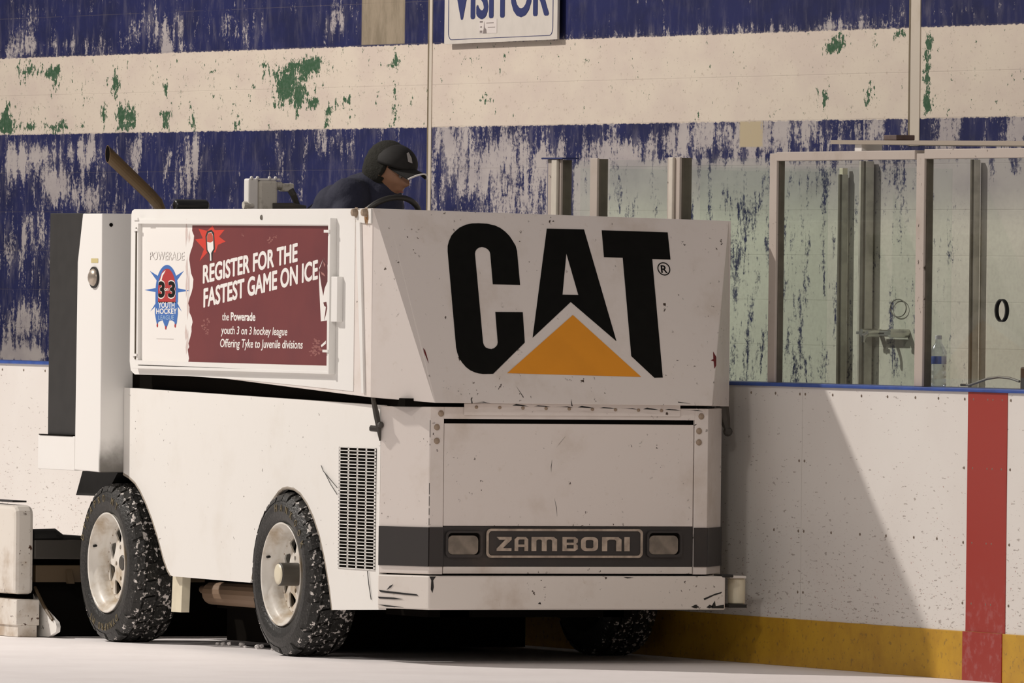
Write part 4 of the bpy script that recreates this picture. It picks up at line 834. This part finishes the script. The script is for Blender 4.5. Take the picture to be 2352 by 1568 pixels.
# ================================================================ THE DRIVER
# seated behind the tank, hunched forward and looking over his left side towards the boards
pel = Vector((-2.82, .80, 1.64)); fw = Vector((.70, .714, 0)).normalized(); lf = Z.cross(fw)
def L(f, s, u): return pel+fw*f+lf*s+Z*u
drv = thing('person', (-2.82, .80, 1.50), 'person in a navy jacket, black hood and black cap, driving hunched and looking down', 'person')
M['skin'] = plain('skin', (.36, .19, .115), .5, var=.12, scale=20)
t = NT('navy_fleece'); n = t.noise(t.coord(), 30., 4); M['navy'] = t.fin(t.mix(n, (.010, .012, .030), (.022, .024, .048)), .85, bump=n, strength=.4)
t = NT('black_fleece'); n = t.noise(t.coord(), 60., 5, .7); M['fleece'] = t.fin(t.mix(n, (.006, .006, .004), (.020, .019, .012)), .9, bump=n, strength=.9, dist=.01)
M['cap_cloth'] = plain('black_cap_cloth', (.012, .011, .010), .8, var=.3, scale=40)
M['jeans'] = plain('dark_trousers', (.02, .02, .026), .85, var=.3)
def limb(bm, a, b, ra, rb, n=7):
    a, b = Vector(a), Vector(b); pts = [a.lerp(b, k/n) for k in range(n+1)]
    tube(bm, pts, [ra+(rb-ra)*k/n for k in range(n+1)], 16); ball(bm, a, ra, 16); ball(bm, b, rb, 16)
def fuse(o, vox, it=3):
    r = o.modifiers.new('remesh', 'REMESH'); r.mode = 'VOXEL'; r.voxel_size = vox; r.use_smooth_shade = True
    s = o.modifiers.new('smooth', 'SMOOTH'); s.iterations = it; s.factor = .5
HC = Vector((-2.50, 1.103, 2.188))                      # centre of the head
hf = (Vector((.87, .49, 0))-Z*.40).normalized(); hl = (Z.cross(hf)).normalized(); hu = hf.cross(hl).normalized()
def H(f, s, u): return HC+hf*f+hl*s+hu*u
bm = BM()
# skull and face: an egg pulled into brow, nose, lips, chin and eye sockets
g = lambda x, c, w_: math.exp(-((x-c)/w_)**2)
head = BM(); bmesh.ops.create_uvsphere(head, u_segments=64, v_segments=48, radius=1)
for v in head.verts:
    x, y, z = v.co; f, s, u = x*.096, y*.074, z*.118
    if u < -.02: k = min(1, (-u-.02)/.09); s *= 1-.30*k; f = f*(1-.12*k)+.018*k
    if x > 0:
        side = abs(s)
        f += .028*g(s, 0, .012)*g(u, -.020, .018)+.014*g(s, 0, .010)*g(u, .008, .022)
        f += .006*g(u, .032, .012)*g(side, .025, .030)
        f -= .012*g(side, .032, .014)*g(u, .012, .012)
        f += .010*g(s, 0, .022)*g(u, -.058, .012)-.005*g(s, 0, .03)*g(u, -.062, .0035)
        f += .010*g(s, 0, .022)*g(u, -.100, .014)-.006*g(s, 0, .03)*g(u, -.080, .008)
        f += .004*g(side, .038, .016)*g(u, -.018, .016)
    v.co = H(f, s, u)
tmp = bpy.data.meshes.new('tmp_head'); head.to_mesh(tmp); head.free(); bm.from_mesh(tmp); bpy.data.meshes.remove(tmp)
for s in (-1, 1): ball(bm, H(-.010, .076*s, -.005), (.022, .012, .032), 12)
limb(bm, H(-.03, 0, -.06), L(.36, 0, .40), .058, .066)
limb(bm, L(.36, 0, .40), L(.24, 0, .30), .11, .135); limb(bm, L(.24, 0, .30), L(.02, 0, .02), .135, .145)
limb(bm, L(.30, .15, .40), L(.30, -.15, .40), .075, .075)
hips = [L(.02, .09, -.01), L(.02, -.09, -.01)]
arms = {}
for s, hand in ((1, SW+a1*.14-a2*.055), (-1, SW-a1*.14-a2*.055)):
    sh = L(.31, .19*s, .395); el = sh.lerp(hand, .5)+Vector((-.04, -.06*(1 if s < 0 else -1), -.14)); wr = hand+(el-hand).normalized()*.085
    limb(bm, sh, el, .058, .042); limb(bm, el, wr, .042, .027); arms[s] = (sh, el, wr, hand)
    d = (hand-wr).normalized(); ac = a1*(1 if s > 0 else -1); tanw = ax.cross(ac).normalized()
    limb(bm, wr, hand-d*.012, .026, .032)
    across = d.cross(ax).normalized()
    for k in range(4):
        root = hand+across*(k-1.5)*.019-ax*(-.012); ln = (.030, .034, .032, .026)[k]
        q1 = root+d*.020+ax*.012; q2 = q1+d*ln*.5-ax*ln*.55; q3 = q2-d*ln*.35-ax*ln*.3
        for p_, q_, r0, r1 in ((hand-d*.01+across*(k-1.5)*.016, q1, .0105, .0095), (q1, q2, .0095, .0085), (q2, q3, .0085, .0075)): limb(bm, p_, q_, r0, r1, 3)
    tb = hand-across*.036-d*.01; limb(bm, hand-d*.03-across*.018, tb, .013, .010, 3); limb(bm, tb, tb+d*.028-ax*.01, .010, .008, 3)
legs = []
for s in (1, -1):
    kn = Vector((-2.36, .93+.14*s, 1.62)); an = Vector((-2.30, .94+.15*s, 1.25)); toe = an+Vector((.15, 0, -.04))
    limb(bm, hips[(1-s)//2], kn, .085, .058); limb(bm, kn, an, .056, .038); limb(bm, an+Vector((-.03, 0, -.03)), toe, .04, .03); legs.append((hips[(1-s)//2], kn, an, toe))
bd_ = obj('body', bm, M['skin'], drv); fuse(bd_, .0055, 2)
# eyes and brows
for s in (-1, 1):
    e = obj('eye', ball(BM(), H(.0815, .031*s, .010), (.0095, .0095, .0095), 12), plain('eye_white', (.32, .28, .25), .3), drv, smooth=True)
    obj('iris', ball(BM(), H(.0885, .031*s, .0085), (.0042, .0042, .0042), 10), M['wire'], e)
    obj('eyebrow', tube(BM(), [H(.094, .014*s, .027), H(.094, .030*s, .032), H(.082, .050*s, .028)], [.003, .004, .002], 6), M['fleece'], drv)
obj('lips', tube(BM(), [H(.088, -.020, -.064), H(.0985, 0, -.062), H(.088, .020, -.064)], [.002, .0036, .002], 8), plain('lips', (.34, .12, .10), .5), drv)
# jacket, hood, trousers, boots
bm = BM()
limb(bm, L(.36, 0, .385), L(.25, 0, .30), .135, .165); limb(bm, L(.25, 0, .30), L(.08, 0, .15), .165, .17); limb(bm, L(.08, 0, .15), L(.0, 0, .0), .17, .165)
limb(bm, L(.29, .17, .425), L(.29, -.17, .425), .095, .095); limb(bm, L(.21, .11, .375), L(.21, -.11, .375), .115, .115); limb(bm, L(.33, 0, .44), L(.28, 0, .42), .115, .12); limb(bm, L(.29, -.15, .42), L(.08, -.06, .22), .10, .13); limb(bm, L(.27, 0, .41), L(.07, 0, .24), .12, .14)
for s in (1, -1):
    sh, el, wr, hand = arms[s]; limb(bm, sh, el, .080, .062); limb(bm, el, wr, .062, .042)
limb(bm, L(.37, 0, .42), L(.41, 0, .475), .088, .080)
jk = obj('jacket', bm, M['navy'], drv); fuse(jk, .010, 4)
bm = BM()
hd = BM(); bmesh.ops.create_uvsphere(hd, u_segments=40, v_segments=28, radius=1)
random.seed(5)
for v in list(hd.verts):
    x, y, z = v.co
    f, s, u = x*.115-.030, y*.094, z*.122+.016
    if z < -.1: f -= .035*(-z-.1); s *= 1+.1*(-z)
    w_ = 1+.025*math.sin(17*x+5*z)*math.sin(13*y+9*z)
    v.co = (f*w_, s*w_, u)
# open the face side
geom = [v for v in hd.verts if v.co.x > .028+.20*max(0, .045-v.co.z)*.0+(.02 if v.co.z > .03 else 0) and v.co.z < .085]
bmesh.ops.delete(hd, geom=geom, context='VERTS')
for v in hd.verts: v.co = H(*v.co)
ho = obj('hood', hd, M['fleece'], drv, smooth=True); sdm = ho.modifiers.new('thick', 'SOLIDIFY'); sdm.thickness = .014; sdm.offset = -1
# cap with drooping brim
cp = BM(); bmesh.ops.create_uvsphere(cp, u_segments=40, v_segments=24, radius=1)
bmesh.ops.delete(cp, geom=[v for v in cp.verts if v.co.z < -.12], context='VERTS')
for v in cp.verts:
    x, y, z = v.co; v.co = H(x*.116+.004, y*.096, max(z, 0)*.096+.040+.010*x)
ca = obj('cap', cp, M['cap_cloth'], drv, smooth=True); sdm = ca.modifiers.new('thick', 'SOLIDIFY'); sdm.thickness = .006
def brim(f, a, lift=0): # a = -1..1 across
    ww = .082*math.sqrt(max(0, 1-(f*.55)**2.2)); s = a*ww
    return H(.095-.065*a*a*(1-f)+f*.085*(1-.30*a*a), s, .058+.004*f-.034*a*a*(.6+.5*f)+lift)
bm = BM(); NF, NA = 10, 24; rows = []
for i in range(NF+1): rows.append([(bm.verts.new(brim(i/NF, -1+2*j/NA)), bm.verts.new(brim(i/NF, -1+2*j/NA, -.004))) for j in range(NA+1)])
for i in range(NF):
    for j in range(NA):
        q = [rows[i][j], rows[i+1][j], rows[i+1][j+1], rows[i][j+1]]; bm.faces.new([p[0] for p in q]); bm.faces.new([p[1] for p in reversed(q)])
for j in range(NA): bm.faces.new((rows[NF][j][0], rows[NF][j][1], rows[NF][j+1][1], rows[NF][j+1][0]))
br_ = obj('brim', bm, M['cap_cloth'], ca, smooth=True)
edge = [brim(1, -1+2*j/NA, -.001) for j in range(NA+1)]
side = []
obj('brim_trim', tube(BM(), list(reversed(side))+edge, .0042, 6), plain('white_piping', (.80, .77, .75), .6), ca, label='white brim trim')
bm = BM(); vs = []
def capsurf(a, z):  # point on the cap front, a = angle across, z = 0..1 height
    q = math.sqrt(max(0, 1-z*z)); return H(q*math.cos(a)*.1215+.004, q*math.sin(a)*.1015, z*.1015+.040+.010*q*math.cos(a))
for a, z in ((-.45, .42), (-.20, .38), (-.22, .60), (-.30, .80), (-.50, .75)): vs.append(bm.verts.new(capsurf(a, z)))
bm.faces.new(vs); obj('cap_badge', bm, plain('grey_badge', (.36, .34, .33), .6), ca, label='pale badge on the cap front')
bm = BM()
for hp, kn, an, toe in legs: limb(bm, hp, kn, .100, .074); limb(bm, kn, an, .074, .058)
limb(bm, hips[0], hips[1], .125, .125)
tr_ = obj('trousers', bm, M['jeans'], drv); fuse(tr_, .012, 4)
for hp, kn, an, toe in legs:
    bm = BM(); limb(bm, an+Vector((-.02, 0, .04)), an+Vector((-.03, 0, -.025)), .058, .050); limb(bm, an+Vector((-.03, 0, -.025)), toe, .052, .042); b = obj('boot', bm, M['black'], drv); fuse(b, .008, 2)
